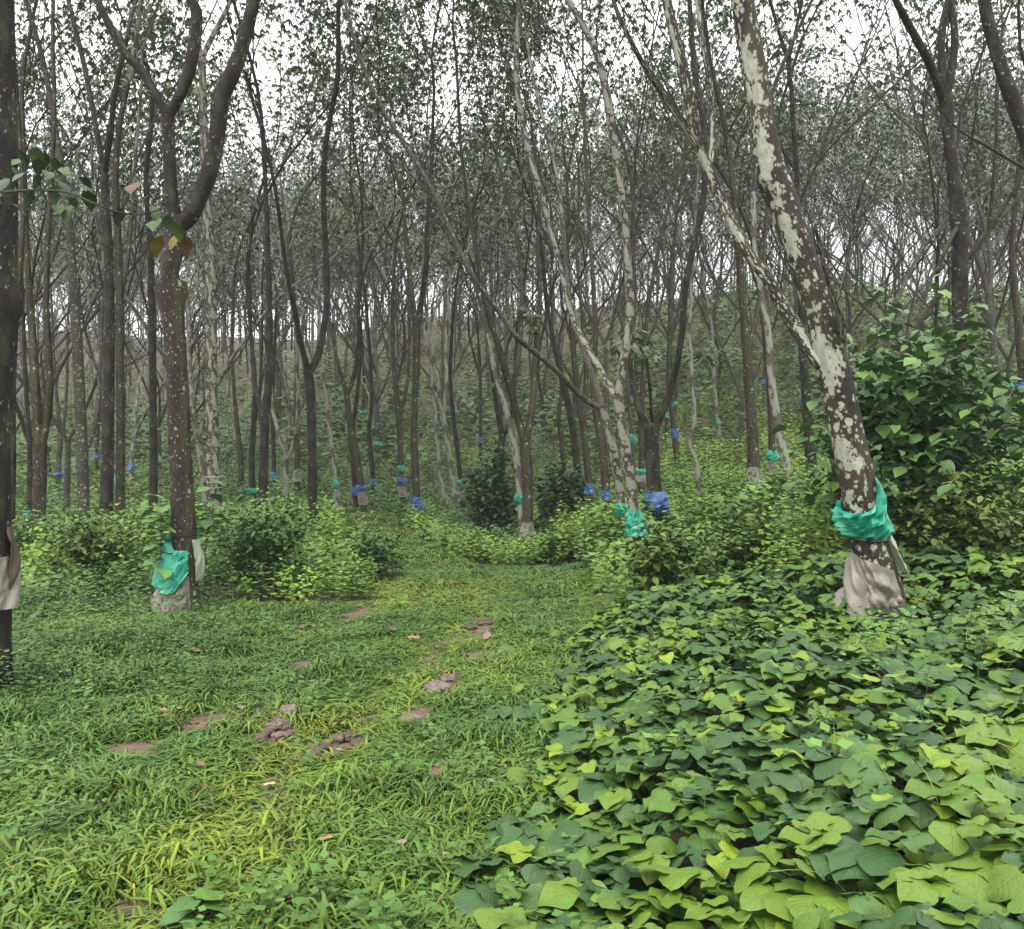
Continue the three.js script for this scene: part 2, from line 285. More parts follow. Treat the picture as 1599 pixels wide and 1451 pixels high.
/* A tree followed in the photograph. stems: rows [px, py, width in pixels, further metres away]; the first is the trunk. */
function tracedTree(key, label, d, bark, stems, o = {}) {
  const seed = o.seed ?? seedNext++, R = rng(seed * 7919), mat = BARK[bark], near = d < 12;
  const rows = stems.map(s => s.map(([x, y, w, dd = 0]) => ({ p: at(x, y, d + dd), r: w / 2 / F * (d + dd) })));
  const b = rows[0][0].p.clone(), gy = terrain(b.x, b.z);
  const trunk = rows[0], base = V(b.x, gy, b.z);
  if (b.y > gy + 0.02) { const k = trunk[1].p.clone().sub(b).normalize(), s = (b.y - gy + 0.12) / Math.max(0.6, k.y); const q = b.clone().addScaledVector(k, -s); trunk.unshift({ p: q, r: trunk[0].r * (1 + 0.05 * s) }); base.set(q.x, terrain(q.x, q.z), q.z); }
  const t = thing('rubber_tree', label, 'tree', o.group, base);
  handPlaces.push([base.x, base.z]);
  rows.forEach((row, k) => {
    const g = new Geo(base), [P, Q] = smoothPath(row.map(q => q.p), row.map(q => q.r), near ? 7 : 4);
    g.tube(P, Q, near ? 24 : d < 22 ? 12 : 8, { lump: near ? 0.06 : 0.08, seed, whole: bark === 'lichen', vt: bark === 'lichen' ? 7 : 1 });
    part(k ? 'limb' : 'trunk', g.build(), k && o.limb ? BARK[o.limb] : mat, t);
    row.path = P; row.radius = Q;
  });
  const wood = new Geo(base), crown = new Geo(base);
  const low = o.sprouts ?? 0;
  rows.forEach((row, k) => {
    if (o.stop?.includes(k)) return;
    const e = row[row.length - 1], f = row[row.length - 2], dir = e.p.clone().sub(f.p).normalize(); dir.y += 0.25; dir.normalize();
    const left = 15 + 3 * R() + base.y - e.p.y; if (left < 1) return;
    const levels = left > 9 ? 4 : left > 5 ? 4 : 3, q = left / (levels + 1) / 0.92;
    grow(wood, crown, e.p, dir, Math.max(0.012, e.r), 0, R, { len: [q * 1.3, q * 1.1, q, q * 0.8, q * 0.7], levels, lift: 0.35, ground: base.y, leafFrom: o.leafFrom ?? 7.5, tufts: o.tufts ?? (d < 12 ? 0.9 : 4.4), spread: 0.45, leaf: 0.15, bare: 0.56, seed });
  });
  for (let k = 0; k < low; k++) {                                    // short leafy shoots low on the stem
    const row = rows[Math.floor(R() * rows.length)], P = row.path, j = Math.floor(P.length * (0.45 + 0.4 * R())), a = R() * 6.283;
    grow(wood, crown, P[j], V(Math.cos(a), 0.5, Math.sin(a)).normalize(), 0.012, 1, R, { len: [0.6, 0.5, 0.4], levels: 2, lift: 0, ground: -99, leafFrom: 0, tufts: 3, spread: 0.3, leaf: 0.15, seed });
  }
  if (wood.count) part('branchwork', wood.build(), o.upper ? BARK[o.upper] : mat, t, 'stuff');
  if (crown.count) part('crown', crown.build(), CROWN, t, 'stuff');
  trees[key] = { group: t, base, axis(y) { const P = rows[0].path, Q = rows[0].radius; for (let k = 1; k < P.length; k++) if (P[k].y >= y) { const f = clamp((y - P[k - 1].y) / (P[k].y - P[k - 1].y)); return { c: P[k - 1].clone().lerp(P[k], f), r: lerp(Q[k - 1], Q[k], f) }; } return { c: P[P.length - 1], r: Q[Q.length - 1] }; }, d };
  return trees[key];
}

tracedTree('edge', 'dark rubber trunk cut by the left edge of the picture', 6.2, 'dark', [[[-10, 1098, 58], [-11, 1000, 52], [-10, 900, 50], [-8, 700, 46], [-1, 500, 52], [2, 480, 60], [0, 440, 50], [0, 250, 50], [-3, 0, 46]]]);
tracedTree('fork', 'large dark trunk with a knobbly collar that forks beside the grassy track', 9.3, 'brown', [
  [[297, 975, 40], [293, 930, 36], [289, 860, 37], [285, 780, 36], [281, 700, 34], [275, 560, 33], [270, 492, 33], [268, 476, 40], [267, 462, 49], [266, 446, 50], [265, 441, 31], [265, 428, 28], [270, 390, 32], [276, 352, 33], [281, 338, 30]],
  [[276, 352, 24], [269, 310, 20], [264, 245, 19], [262, 185, 20], [262, 172, 16]],
  [[276, 356, 26], [296, 338, 26], [312, 305, 26], [328, 262, 26], [340, 200, 25], [345, 152, 27], [364, 112, 24], [383, 55, 21], [398, -5, 19]],
  [[262, 185, 14], [248, 158, 14], [222, 112, 14], [196, 84, 13], [172, 42, 12], [150, -5, 10]],
  [[261, 185, 16], [276, 158, 17], [294, 115, 19], [304, 60, 19], [306, 18, 17], [293, -12, 14]],
], { stop: [0, 1], upper: 'dark', limb: 'dark' });
tracedTree('white', 'pale straight trunk ringed by white wire, right behind the large forked tree', 15, 'fleck', [
  [[336, 850, 25], [335, 800, 24], [334, 745, 22], [331, 650, 20], [330, 560, 18], [329, 420, 17], [323, 320, 15], [318, 200, 13], [315, 90, 12]],
  [[316, 90, 9], [330, 60, 8, 0.3], [352, 18, 7, 0.6], [370, -20, 6, 0.8]], [[315, 95, 8], [305, 40, 7], [300, -20, 6]],
], { stop: [0] });
tracedTree('stage', 'dark straight trunk with black lower half left of the track bend', 20, 'dark', [
  [[488, 838, 16], [488, 760, 15], [487, 690, 14], [485, 620, 15], [481, 578, 15]],
  [[481, 580, 11], [472, 545, 9, -0.2], [461, 490, 8, -0.5], [447, 420, 7, -0.8], [435, 330, 6, -1]],
  [[482, 582, 12], [495, 560, 11, 0.2], [505, 515, 10, 0.4], [511, 460, 10, 0.6], [508, 380, 9, 0.7], [505, 290, 9, 0.8], [510, 215, 8, 0.8], [527, 120, 8, 0.8], [528, 30, 7, 0.8]],
], { stop: [0] });
tracedTree('slim', 'dark trunk kinked to the right, left of the black-based trunk', 18, 'dark', [
  [[410, 805, 17], [411, 740, 15], [414, 660, 14], [419, 600, 12], [421, 520, 10], [420, 440, 9], [418, 385, 8], [415, 300, 7], [408, 180, 6]],
  [[413, 665, 8], [400, 610, 7, 0.4], [393, 540, 6, 0.8], [385, 440, 5, 1.1]]]);
tracedTree('wishbone', 'thin pale tree whose two limbs part like a wishbone', 27, 'pale', [[[448, 800, 8], [447, 760, 8], [446, 715, 9]], [[446, 715, 6], [436, 680, 6], [426, 640, 6, 0.5], [421, 570, 5, 0.8], [418, 500, 4, 1]], [[447, 718, 7], [458, 695, 7], [465, 650, 7, -0.4], [464, 580, 6, -0.6], [461, 500, 5, -0.8]]], { stop: [0] });
tracedTree('bend', 'dark trunk wearing a blue guard over a white skirt beside the track bend', 24, 'brown', [[[652, 812, 12], [650, 770, 12], [648, 720, 12], [646, 680, 11], [648, 620, 10], [650, 560, 12], [650, 505, 14]], [[650, 510, 9], [643, 460, 8], [636, 400, 7, 0.6], [630, 320, 6, 1]], [[651, 512, 10], [658, 470, 9], [665, 420, 8, -0.5], [668, 340, 7, -0.8], [675, 240, 6, -1]]], { stop: [0], sprouts: 1 });
tracedTree('pairfront', 'front trunk of the leaning pair with blue guards', 26, 'brown', [[[568, 795, 10], [562, 745, 11], [552, 690, 12], [545, 650, 9], [541, 612, 9]], [[541, 615, 7], [527, 565, 6], [515, 500, 5, 0.5], [505, 430, 4, 1]], [[542, 618, 7], [553, 585, 7], [559, 540, 6, -0.4], [560, 470, 6, -0.8], [566, 380, 5, -1]]], { stop: [0] });
tracedTree('pairback', 'rear trunk of the leaning pair with blue guards', 28, 'dark', [[[556, 785, 9], [553, 730, 10], [549, 680, 9], [556, 630, 7], [562, 560, 6], [560, 480, 5]]]);
tracedTree('nook', 'slim dark tree with a low blue guard left of the two-guard trunk', 32, 'dark', [[[584, 765, 8], [580, 720, 7], [576, 670, 7], [580, 635, 6], [578, 560, 5], [572, 480, 5]]], { sprouts: 1 });
tracedTree('twin', 'dark tree carrying both a green and a blue guard, middle of the stand', 28, 'brown', [[[629, 785, 9], [626, 730, 8], [623, 660, 9], [618, 610, 8], [614, 560, 6], [612, 480, 5]], [[622, 655, 6], [632, 620, 6], [638, 570, 5, 0.4], [640, 490, 5, 0.8]]]);
tracedTree('thin', 'bare pale sapling leaning left, right of the blue-and-white guard', 25, 'pale', [[[696, 805, 6], [690, 760, 6], [684, 710, 6], [681, 660, 5], [676, 610, 5], [668, 540, 4]]]);
tracedTree('clover', 'speckled leaning trunk left of the green-and-white guard', 27, 'pale', [[[710, 780, 9], [704, 730, 8], [697, 680, 8], [690, 640, 8], [683, 590, 6], [670, 520, 5]], [[692, 645, 7], [697, 600, 6], [696, 540, 6, 0.5], [702, 450, 5, 1]]]);
tracedTree('clover2', 'slim dark trunk wearing the green guard with narrow white skirt', 27.5, 'dark', [[[722, 785, 7], [718, 740, 7], [713, 690, 7], [707, 640, 7], [703, 580, 6], [707, 500, 5]]]);
tracedTree('centre', 'brown tree with a bulging white skirt in the middle, forked low', 18, 'brown', [
  [[824, 862, 16], [824, 800, 16], [823, 740, 17], [820, 700, 17], [820, 682, 18]],
  [[821, 690, 12], [828, 655, 11], [833, 610, 10, 0.3], [835, 560, 8, 0.6], [842, 480, 7, 0.8], [840, 380, 6, 1]],
  [[819, 690, 13], [808, 650, 12], [797, 610, 12, -0.3], [784, 560, 11, -0.6], [770, 515, 9, -0.8], [752, 440, 8, -1], [735, 340, 6, -1.2]],
  [[797, 612, 8], [806, 580, 8, -0.2], [812, 530, 7, 0], [815, 450, 6, 0.3]]], { stop: [0], sprouts: 1 });
tracedTree('centreleft', 'lichen-speckled slanting trunk touching the forked brown tree in the middle', 18.8, 'pale', [[[815, 845, 9], [812, 780, 10], [806, 715, 10], [797, 665, 9], [784, 620, 8], [772, 580, 7], [762, 520, 6]]], { upper: 'grey' });
tracedTree('lean', 'cream-blotched leaning trunk whose long limb sweeps up to the left', 13, 'fleck', [
  [[978, 850, 14], [974, 820, 14], [968, 765, 14], [957, 700, 14], [947, 660, 13], [940, 632, 13]],
  [[944, 640, 10], [922, 629, 9], [900, 612, 9, -0.2], [868, 578, 9, -0.4], [832, 547, 9, -0.6], [808, 528, 9, -0.8], [788, 500, 8, -0.8], [765, 468, 8, -0.9], [738, 432, 8, -1], [714, 385, 8, -1], [690, 330, 7, -1], [655, 262, 7, -1], [600, 175, 6, -1], [562, 92, 6, -1], [540, 10, 5, -1]],
  [[941, 640, 10], [931, 600, 10, 0.3], [915, 560, 9, 0.6], [903, 520, 9, 0.8], [893, 490, 8, 1], [885, 430, 7, 1.2], [878, 340, 7, 1.4]]], { stop: [0], limb: 'grey' });
tracedTree('greencone', 'tall white-flecked trunk above the wide green cone-shaped guard', 12.2, 'fleck', [
  [[1000, 865, 20], [993, 825, 18], [986, 765, 17], [977, 700, 17], [967, 640, 17], [964, 615, 18]],
  [[964, 622, 13], [972, 575, 13], [981, 520, 14], [984, 480, 14], [981, 420, 13], [976, 350, 12], [968, 285, 11], [957, 215, 13], [947, 145, 13], [932, 85, 11], [908, 35, 10], [880, -10, 9]],
  [[964, 625, 12], [948, 598, 12, 0.3], [928, 562, 11, 0.5], [908, 528, 10, 0.7], [895, 500, 8, 0.9], [880, 440, 8, 1], [858, 350, 8, 1.1], [835, 270, 9, 1.2], [815, 190, 9, 1.3], [806, 120, 9, 1.3], [810, 20, 8, 1.3]]], { stop: [0], upper: 'grey' });
tracedTree('stout', 'stout dark stem with a thick forked head above a crumpled blue guard', 14, 'dark', [
  [[1024, 800, 25], [1022, 770, 24], [1019, 720, 22], [1017, 680, 25], [1016, 660, 30]],
  [[1012, 668, 12], [1000, 645, 11], [990, 610, 9, 0.3], [984, 560, 8, 0.6], [990, 470, 7, 1]],
  [[1022, 670, 14], [1036, 640, 12], [1048, 605, 11], [1058, 565, 10, -0.2], [1066, 510, 10, -0.3], [1070, 450, 10, -0.4], [1082, 390, 10, -0.4], [1095, 330, 10, -0.4], [1101, 270, 10, -0.4], [1098, 190, 9, -0.4], [1085, 110, 9, -0.3], [1078, 20, 8, -0.2]],
  [[1018, 664, 6], [1015, 610, 5, -0.2], [1010, 560, 4, -0.4]]], { stop: [0, 3], sprouts: 1 });
tracedTree('great', 'great leaning trunk with broad cream lichen crusts on the right', 6.5, 'lichen', [
  [[1392, 985, 68], [1384, 945, 62], [1370, 890, 58], [1353, 830, 56], [1341, 765, 53], [1326, 690, 52], [1311, 620, 50], [1294, 545, 50], [1283, 495, 46], [1265, 440, 45], [1241, 372, 44], [1224, 318, 46], [1207, 280, 48], [1199, 245, 43], [1192, 200, 38], [1181, 130, 38], [1166, 40, 36], [1156, -25, 34]],
  [[1300, 585, 26], [1280, 562, 26], [1258, 532, 24, 0.15], [1228, 487, 22, 0.35], [1196, 432, 18, 0.5], [1166, 392, 17, 0.6], [1139, 338, 16, 0.7], [1110, 272, 16, 0.8], [1091, 228, 16, 0.8], [1076, 155, 18, 0.8], [1062, 90, 17, 0.8], [1044, 15, 15, 0.8], [1036, -30, 14, 0.8]],
  [[1108, 268, 10, 0.8], [1113, 215, 11, 0.9], [1110, 140, 10, 1], [1098, 70, 9, 1.1], [1088, -10, 8, 1.2]],
  [[1094, 240, 10, 0.8], [1066, 195, 9, 0.7], [1030, 140, 8, 0.6], [1000, 92, 8, 0.5], [965, 25, 7, 0.4]],
  [[1308, 540, 20], [1316, 515, 12, -0.1], [1303, 470, 7, -0.25], [1288, 420, 6, -0.35], [1274, 360, 5, -0.45]],
  [[1312, 515, 8, -0.1], [1306, 480, 6, -0.2], [1318, 430, 5, -0.3], [1332, 350, 5, -0.4], [1345, 300, 4, -0.5], [1362, 245, 4, -0.6]]], { stop: [4, 5], seed: 8, upper: 'grey' });
tracedTree('right', 'dark trunk with a knotted bend rising behind the broad-leaved shrub', 11, 'dark', [
  [[1512, 800, 30], [1506, 600, 28], [1500, 470, 25], [1499, 400, 24], [1498, 345, 28], [1491, 290, 20], [1483, 220, 18], [1476, 150, 22]],
  [[1475, 158, 12], [1470, 100, 11], [1472, 40, 11], [1484, -10, 10]], [[1478, 155, 12], [1489, 90, 12], [1490, 40, 11], [1478, -15, 10]],
  [[1474, 160, 13], [1452, 100, 13, -0.2], [1424, 48, 12, -0.4], [1396, -5, 10, -0.6]],
  [[1497, 352, 9], [1485, 372, 7, -0.2], [1474, 395, 6, -0.3], [1466, 425, 5, -0.4]]], { stop: [0, 4] });
tracedTree('corner', 'curved dark stem entering at the upper right corner', 9, 'dark', [[[1700, 900, 30], [1680, 620, 27], [1648, 400, 25], [1605, 222, 23], [1585, 165, 24], [1562, 100, 20], [1545, 40, 19], [1534, -15, 18]]]);
tracedTree('rust', 'straight rusty trunk with a cream skirt, left of the slanting pale one', 16, 'brown', [[[1180, 755, 21], [1177, 715, 19], [1173, 650, 17], [1167, 560, 16], [1161, 490, 13], [1156, 420, 12], [1150, 350, 11], [1140, 250, 9]], [[1166, 545, 10], [1180, 500, 8, 0.4], [1190, 440, 7, 0.7], [1196, 350, 6, 1]]]);
tracedTree('slant', 'slanting pale trunk between the rusty trunk and the blue-guarded one', 15, 'pale', [[[1236, 775, 13], [1230, 735, 13], [1220, 690, 13], [1210, 635, 13], [1204, 585, 12], [1200, 520, 10], [1190, 465, 9], [1180, 400, 8], [1176, 300, 7]]], { upper: 'grey' });
tracedTree('bluepost', 'dark trunk with a bright blue guard just left of the great leaning tree', 17, 'dark', [[[1270, 785, 19], [1268, 740, 18], [1264, 690, 17], [1260, 630, 15], [1255, 560, 13], [1252, 470, 12], [1246, 360, 10]]]);
tracedTree('u', 'tree that splits into two upright stems, second from the left edge', 16, 'brown', [[[60, 838, 22], [61, 790, 20], [62, 740, 20], [62, 690, 21]], [[61, 698, 14], [58, 645, 14], [54, 580, 13], [49, 500, 11, 0.2], [42, 400, 9, 0.3], [38, 280, 8, 0.4], [34, 150, 7, 0.5]], [[64, 698, 12], [73, 660, 12], [78, 600, 11, -0.2], [75, 540, 10, -0.3], [72, 450, 9, -0.4], [78, 320, 8, -0.5], [85, 180, 7, -0.6]]], { stop: [0] });
tracedTree('v', 'trunk with a whitish foot left of the two straight brown trunks', 16, 'grey', [[[133, 830, 19], [130, 770, 18], [127, 690, 18], [123, 590, 17], [118, 500, 15], [113, 430, 13], [109, 360, 13], [98, 280, 10], [80, 160, 9]], [[128, 710, 9], [140, 690, 8, 0.3], [150, 650, 7, 0.6], [156, 580, 6, 0.9], [160, 480, 5, 1]]]);
tracedTree('w', 'straight dark brown trunk, left of a close pair', 15, 'dark', [[[165, 825, 21], [167, 740, 20], [169, 640, 18], [170, 560, 18], [171, 480, 15], [169, 400, 14], [165, 320, 13], [162, 260, 13]], [[163, 270, 9], [150, 200, 8], [135, 120, 8, 0.3], [112, 20, 7, 0.6]], [[163, 270, 10], [172, 210, 9, -0.3], [180, 140, 8, -0.5], [198, 60, 7, -0.7]]], { stop: [0], upper: 'grey' });
tracedTree('x', 'straight speckled brown trunk, right of a close pair', 17, 'brown', [[[187, 825, 15], [188, 740, 14], [188, 640, 13], [187, 540, 13], [187, 450, 12], [183, 350, 11], [180, 280, 10], [186, 200, 9], [200, 130, 8]], [[186, 480, 8], [200, 400, 7, 0.5], [208, 300, 6, 1]]], { upper: 'pale' });
tracedTree('y', 'dark slim trunk just left of the large forked tree', 20, 'dark', [[[238, 812, 14], [240, 740, 13], [239, 660, 12], [238, 560, 12], [237, 470, 11], [234, 380, 9], [228, 280, 8], [238, 180, 7]]], { sprouts: 1 });
tracedTree('z', 'brown trunk half hidden behind the tree at the left edge', 16, 'brown', [[[15, 838, 15], [17, 740, 14], [18, 620, 12], [22, 520, 11], [30, 430, 10], [36, 330, 8], [30, 200, 7]]]);
tracedTree('sky1', 'slim dark tree with a green guard at its foot, left background', 30, 'dark', [[[395, 775, 11], [393, 720, 10], [396, 660, 9], [398, 600, 7], [392, 520, 6], [388, 420, 5]], [[396, 665, 6], [405, 620, 5], [408, 560, 5, 0.4], [410, 470, 4, 0.8]]]);
tracedTree('sky2', 'slim brown tree of a close pair with green guards, left background', 32, 'brown', [[[376, 770, 9], [376, 720, 9], [372, 680, 8], [366, 620, 6], [362, 540, 5], [365, 440, 4]]]);
tracedTree('sky3', 'slim dark tree with a blue guard far behind the wishbone tree', 34, 'dark', [[[428, 752, 7], [427, 700, 7], [425, 640, 6], [428, 560, 5], [432, 470, 4]]]);
tracedTree('sky4', 'reddish straight tree with a pale skirt behind the wishbone tree', 31, 'brown', [[[464, 752, 9], [464, 700, 8], [463, 620, 8], [463, 560, 7], [460, 480, 6], [452, 380, 5]]]);
tracedTree('leftblue', 'slim grey tree with a blue guard behind the whitish-footed trunk', 34, 'grey', [[[91, 752, 9], [92, 710, 9], [94, 690, 9], [90, 640, 6], [84, 560, 5], [80, 470, 4]], [[94, 694, 6], [100, 660, 5], [104, 600, 5], [106, 500, 4]]]);
tracedTree('leftgreen', 'dark short-forked tree with a green guard near the left edge', 17.5, 'dark', [[[47, 825, 14], [48, 780, 13], [49, 745, 13], [46, 690, 8], [40, 600, 7], [36, 500, 6]]]);
tracedTree('post522', 'thin pale tree with a small green guard and white skirt left of the pair', 25, 'pale', [[[526, 785, 7], [523, 740, 6], [517, 690, 6], [512, 650, 6], [507, 600, 5], [500, 540, 5], [498, 450, 4]]]);
tracedTree('hill1', 'dark leaning trunk behind the dark green bushes', 29, 'dark', [[[900, 722, 11], [897, 690, 11], [889, 640, 11], [880, 600, 10], [868, 550, 8], [855, 480, 7], [845, 380, 6]]]);
tracedTree('hill2', 'brown trunk right of the dark leaning one behind the bushes', 28, 'brown', [[[917, 728, 11], [913, 690, 10], [906, 640, 10], [899, 590, 9], [893, 520, 7], [888, 430, 6]]]);
tracedTree('hill3', 'slim brown trunk left of the dark leaning one behind the bushes', 30, 'brown', [[[880, 718, 8], [876, 680, 8], [872, 650, 7], [877, 610, 6], [872, 540, 5]]]);
tracedTree('hill4', 'short-boled dark tree rising over the dark green bushes', 31, 'dark', [[[783, 720, 11], [783, 695, 11], [784, 680, 11], [776, 640, 7], [768, 580, 6], [760, 490, 5]], [[784, 684, 8], [796, 660, 7], [802, 620, 6], [806, 540, 5]]], { sprouts: 2 });
tracedTree('behind', 'brown trunk showing just left of the cream-blotched leaning trunk', 15.5, 'brown', [[[950, 805, 14], [946, 760, 14], [940, 700, 13], [932, 650, 12], [926, 600, 10], [930, 520, 8], [925, 420, 7]]], { upper: 'grey' });
tracedTree('skirted', 'short brown stem with a green cap and round white skirt', 21, 'brown', [[[1002, 765, 11], [1002, 730, 10], [1002, 700, 10], [1000, 660, 9], [1004, 600, 8], [1008, 520, 7]]]);
tracedTree('lantern', 'slim grey tree with a round green guard high on the slope', 26, 'grey', [[[988, 705, 7], [987, 680, 6], [983, 640, 6], [980, 590, 6], [985, 500, 5]]]);
tracedTree('hillblue', 'slim tree with a blue guard on the slope right of the stout stem', 28, 'brown', [[[1055, 695, 9], [1052, 665, 9], [1048, 630, 8], [1044, 580, 7], [1046, 500, 6]]]);
tracedTree('wavy', 'thin wavy pale sapling right of the stout stem', 18, 'pale', [[[1092, 765, 7], [1087, 725, 7], [1078, 690, 7], [1084, 660, 6], [1083, 610, 6], [1079, 560, 6], [1078, 480, 5], [1085, 380, 4]]], { sprouts: 1 });
tracedTree('gate', 'dark trunk with a green guard high on the slope beside the great tree', 25, 'grey', [[[1258, 650, 9], [1256, 615, 9], [1252, 560, 9], [1246, 500, 8], [1240, 420, 7]]]);
tracedTree('far1', 'far pale tree with a small green guard on the slope', 32, 'pale', [[[1122, 670, 6], [1119, 640, 6], [1115, 590, 6], [1112, 520, 5]]]);
tracedTree('far2', 'distant pale tree on the rise above the bare earth', 42, 'pale', [[[712, 660, 6], [710, 630, 6], [707, 580, 5], [702, 500, 4]]]);
tracedTree('rightblue', 'slim tree with a blue guard at the right edge of the picture', 20, 'brown', [[[1600, 640, 14], [1597, 590, 13], [1590, 500, 12], [1580, 400, 10]]]);
console.log('traced trees done');

// the stand behind: a few grown trees, set out again and again over the slope, each turned and scaled
function protoTree(seed, far) {
  const R = rng(seed), wood = new Geo(), crown = new Geo(), bole = new Geo(), h = 1.7 + 2.3 * R(), r = 0.066 + 0.026 * R();
  const lean = V((R() - 0.5) * 0.22, 1, (R() - 0.5) * 0.22).normalize(), pts = [V(0, -0.5, 0)], rad = [r * 1.15], n = 5;
  const p = V(0, -0.5, 0), d = lean.clone();
  for (let k = 1; k <= n; k++) { d.add(V((R() - 0.5) * 0.1, 0.03, (R() - 0.5) * 0.1)).normalize(); p.addScaledVector(d, (h + 0.5) / n); pts.push(p.clone()); rad.push(lerp(r * 1.1, r * 0.9, k / n)); }
  const path = pts.map((p, k) => [p.clone(), rad[k]]);
  bole.tube(pts, rad, far ? 6 : 9, { lump: 0.08, seed });
  const kids = 2 + (R() < 0.4 ? 1 : 0), a0 = R() * 6.283, o = far ? { len: [3.6, 3, 2.4, 1.9], levels: 3, lift: 0.3, ground: 0, leafFrom: 5.5, tufts: 2.2, spread: 0.5, leaf: 0.18, bare: 0.62, seed } : { len: [3.6, 2.9, 2.4, 1.8, 1.4], levels: 4, lift: 0.3, ground: 0, leafFrom: 6.5, tufts: 4.6, spread: 0.45, leaf: 0.15, bare: 0.56, seed };
  for (let k = 0; k < kids; k++) { const a = a0 + k / kids * 6.283 + R() * 0.7, t = 0.2 + 0.44 * R(), q = d.clone().multiplyScalar(Math.cos(t)).add(V(Math.cos(a) * Math.sin(t), 0, Math.sin(a) * Math.sin(t))).normalize(); grow(wood, crown, p, q, r * (0.62 + 0.15 * R()), 0, R, o); }
  return { path, bole: bole.build(), wood: wood.build(), crown: crown.build() };
}
const midProtos = [], farProtos = [], standGuards = [];
for (let k = 0; k < 8; k++) midProtos.push(protoTree(500 + k * 31, false));
for (let k = 0; k < 6; k++) farProtos.push(protoTree(900 + k * 37, true));
console.log('tris per tree', midProtos.map(p => (p.wood.index.count + p.crown.index.count) / 3).join(' '), '|', farProtos.map(p => (p.wood.index.count + p.crown.index.count) / 3).join(' '));
{
  const R = rng(4242), kinds = ['dark', 'brown', 'grey', 'pale', 'brown', 'grey'];
  const spot = [];
  for (let row = 0; row < 19; row++) { const d0 = 19 + row * 3.8; for (let x = -70; x <= 70; x += lerp(3.7, 5.4, row / 18)) { const xx = x + (row % 2) * 1.95 + (R() - 0.5) * 1.5, d = d0 + (R() - 0.5) * 1.7; if (Math.abs(xx) > 0.56 * d + 2.5 || d > 108) { continue; } spot.push([xx, d]); } }
  let made = 0;
  for (const [x, d] of spot) {
    const z = -d; if (made >= 240) break;
    if (handPlaces.some(([hx, hz]) => Math.hypot(hx - x, hz - z) < (d < 34 ? 2.2 : 1.6))) continue;
    if (d < 30 && bendDistance(x, d) < 1.3) continue;
    if (d < 24 && x > -3 && x < 2) continue;
    made++;
    const far = d > 52, P = far ? farProtos[Math.floor(R() * 6)] : midProtos[Math.floor(R() * 8)], side = x < -0.2 * d ? 'left' : x > 0.2 * d ? 'right' : 'centre';
    const label = far ? { left: 'thin hazy rubber tree far back in the stand on the left', centre: 'thin hazy rubber tree far up the middle of the slope', right: 'thin hazy rubber tree high on the slope at the right' }[side]
      : { left: 'slender rubber tree in the middle rows of the stand on the left', centre: 'slender rubber tree in the middle rows at the centre of the stand', right: 'slender rubber tree in the middle rows on the right slope' }[side];
    const t = thing('rubber_tree', label, 'tree', `${far ? 'far' : 'middle'} rows of the plantation, ${side}`, V(x, terrain(x, z), z));
    const m = BARK[kinds[Math.floor(R() * 6)]], s = 0.85 + 0.35 * R();
    part('trunk', P.bole, m, t); part('branchwork', P.wood, m, t, 'stuff'); part('crown', P.crown, CROWN, t, 'stuff');
    if (d > 24 && d < 50 && R() < 0.55) standGuards.push([t, P, R()]);
    t.rotation.y = R() * 6.283; t.scale.set(s * (0.9 + 0.2 * R()), s, s * (0.9 + 0.2 * R()));
  }
  console.log('stand', made, 'spots', spot.length);
}
{ // the wood beyond, where no tree can be told from the next
  const R = rng(77), bits = [];
  for (let q = 0; q < 2; q++) {
    const P = farProtos[q * 3], g = new Geo(); g.add(P.bole, new THREE.Matrix4(), [0.05, 0.042, 0.036]); g.add(P.wood, new THREE.Matrix4(), [0.05, 0.044, 0.038]); g.add(P.crown, new THREE.Matrix4(), [0.06, 0.085, 0.035]); bits.push(g.build());
  }
  bits.forEach((g, q) => {
    const N = 380, im = new THREE.InstancedMesh(g, CROWN, N), m = new THREE.Matrix4();
    for (let k = 0; k < N; k++) { const d = 56 + 75 * R() ** 0.8, x = (R() - 0.5) * 1.25 * d, s = R() < 0.45 ? 0.38 + 0.3 * R() : 0.85 + 0.4 * R(); m.compose(V(x, terrain(x, -d), -d), new THREE.Quaternion().setFromAxisAngle(UP, R() * 6.283), V(s * 0.8, s, s * 0.8)); im.setMatrixAt(k, m); }
    im.name = numbered('distant_wood'); im.userData = { kind: 'stuff', label: 'misty mass of trees closing the back of the plantation', category: 'wood' }; im.castShadow = im.receiveShadow = true; scene.add(im);
  });
}

// ---------------------------------------------------------------- ground plants
// stones of the track: column, row, width, height in the photograph, tone
const heap = [[449, 1122, 28, 22, 2], [441, 1138, 26, 18, 0], [424, 1140, 20, 14, 0], [418, 1150, 18, 14, 1], [437, 1152, 24, 14, 2], [407, 1160, 20, 16, 1], [432, 1131, 18, 14, 1], [455, 1146, 14, 12, 1], [400, 1170, 14, 10, 2]];
const clods = [[478, 1178, 20, 10, 3], [492, 1170, 22, 12, 1], [508, 1162, 18, 12, 3], [526, 1150, 20, 14, 1], [548, 1148, 22, 14, 3], [560, 1160, 24, 12, 3], [540, 1166, 18, 12, 1], [515, 1176, 14, 8, 2], [575, 1155, 14, 8, 3], [565, 1122, 16, 10, 2], [588, 1124, 14, 8, 2], [470, 1165, 14, 9, 2]];
const flat = [[684, 1078, 40, 14, 2], [700, 1062, 26, 10, 0], [668, 1072, 16, 10, 0], [640, 1128, 34, 12, 2], [770, 1036, 16, 14, 2], [758, 972, 22, 8, 3], [735, 978, 18, 8, 3], [712, 1056, 14, 8, 1], [400, 1190, 16, 10, 2], [372, 1130, 14, 8, 1]];
const stonePlaces = [...heap, ...clods, ...flat].map(([x, y, w]) => { const d = EYE * F / (y - HORIZON); return [at(x, y, d).x, d, w / 2 / F * d]; });
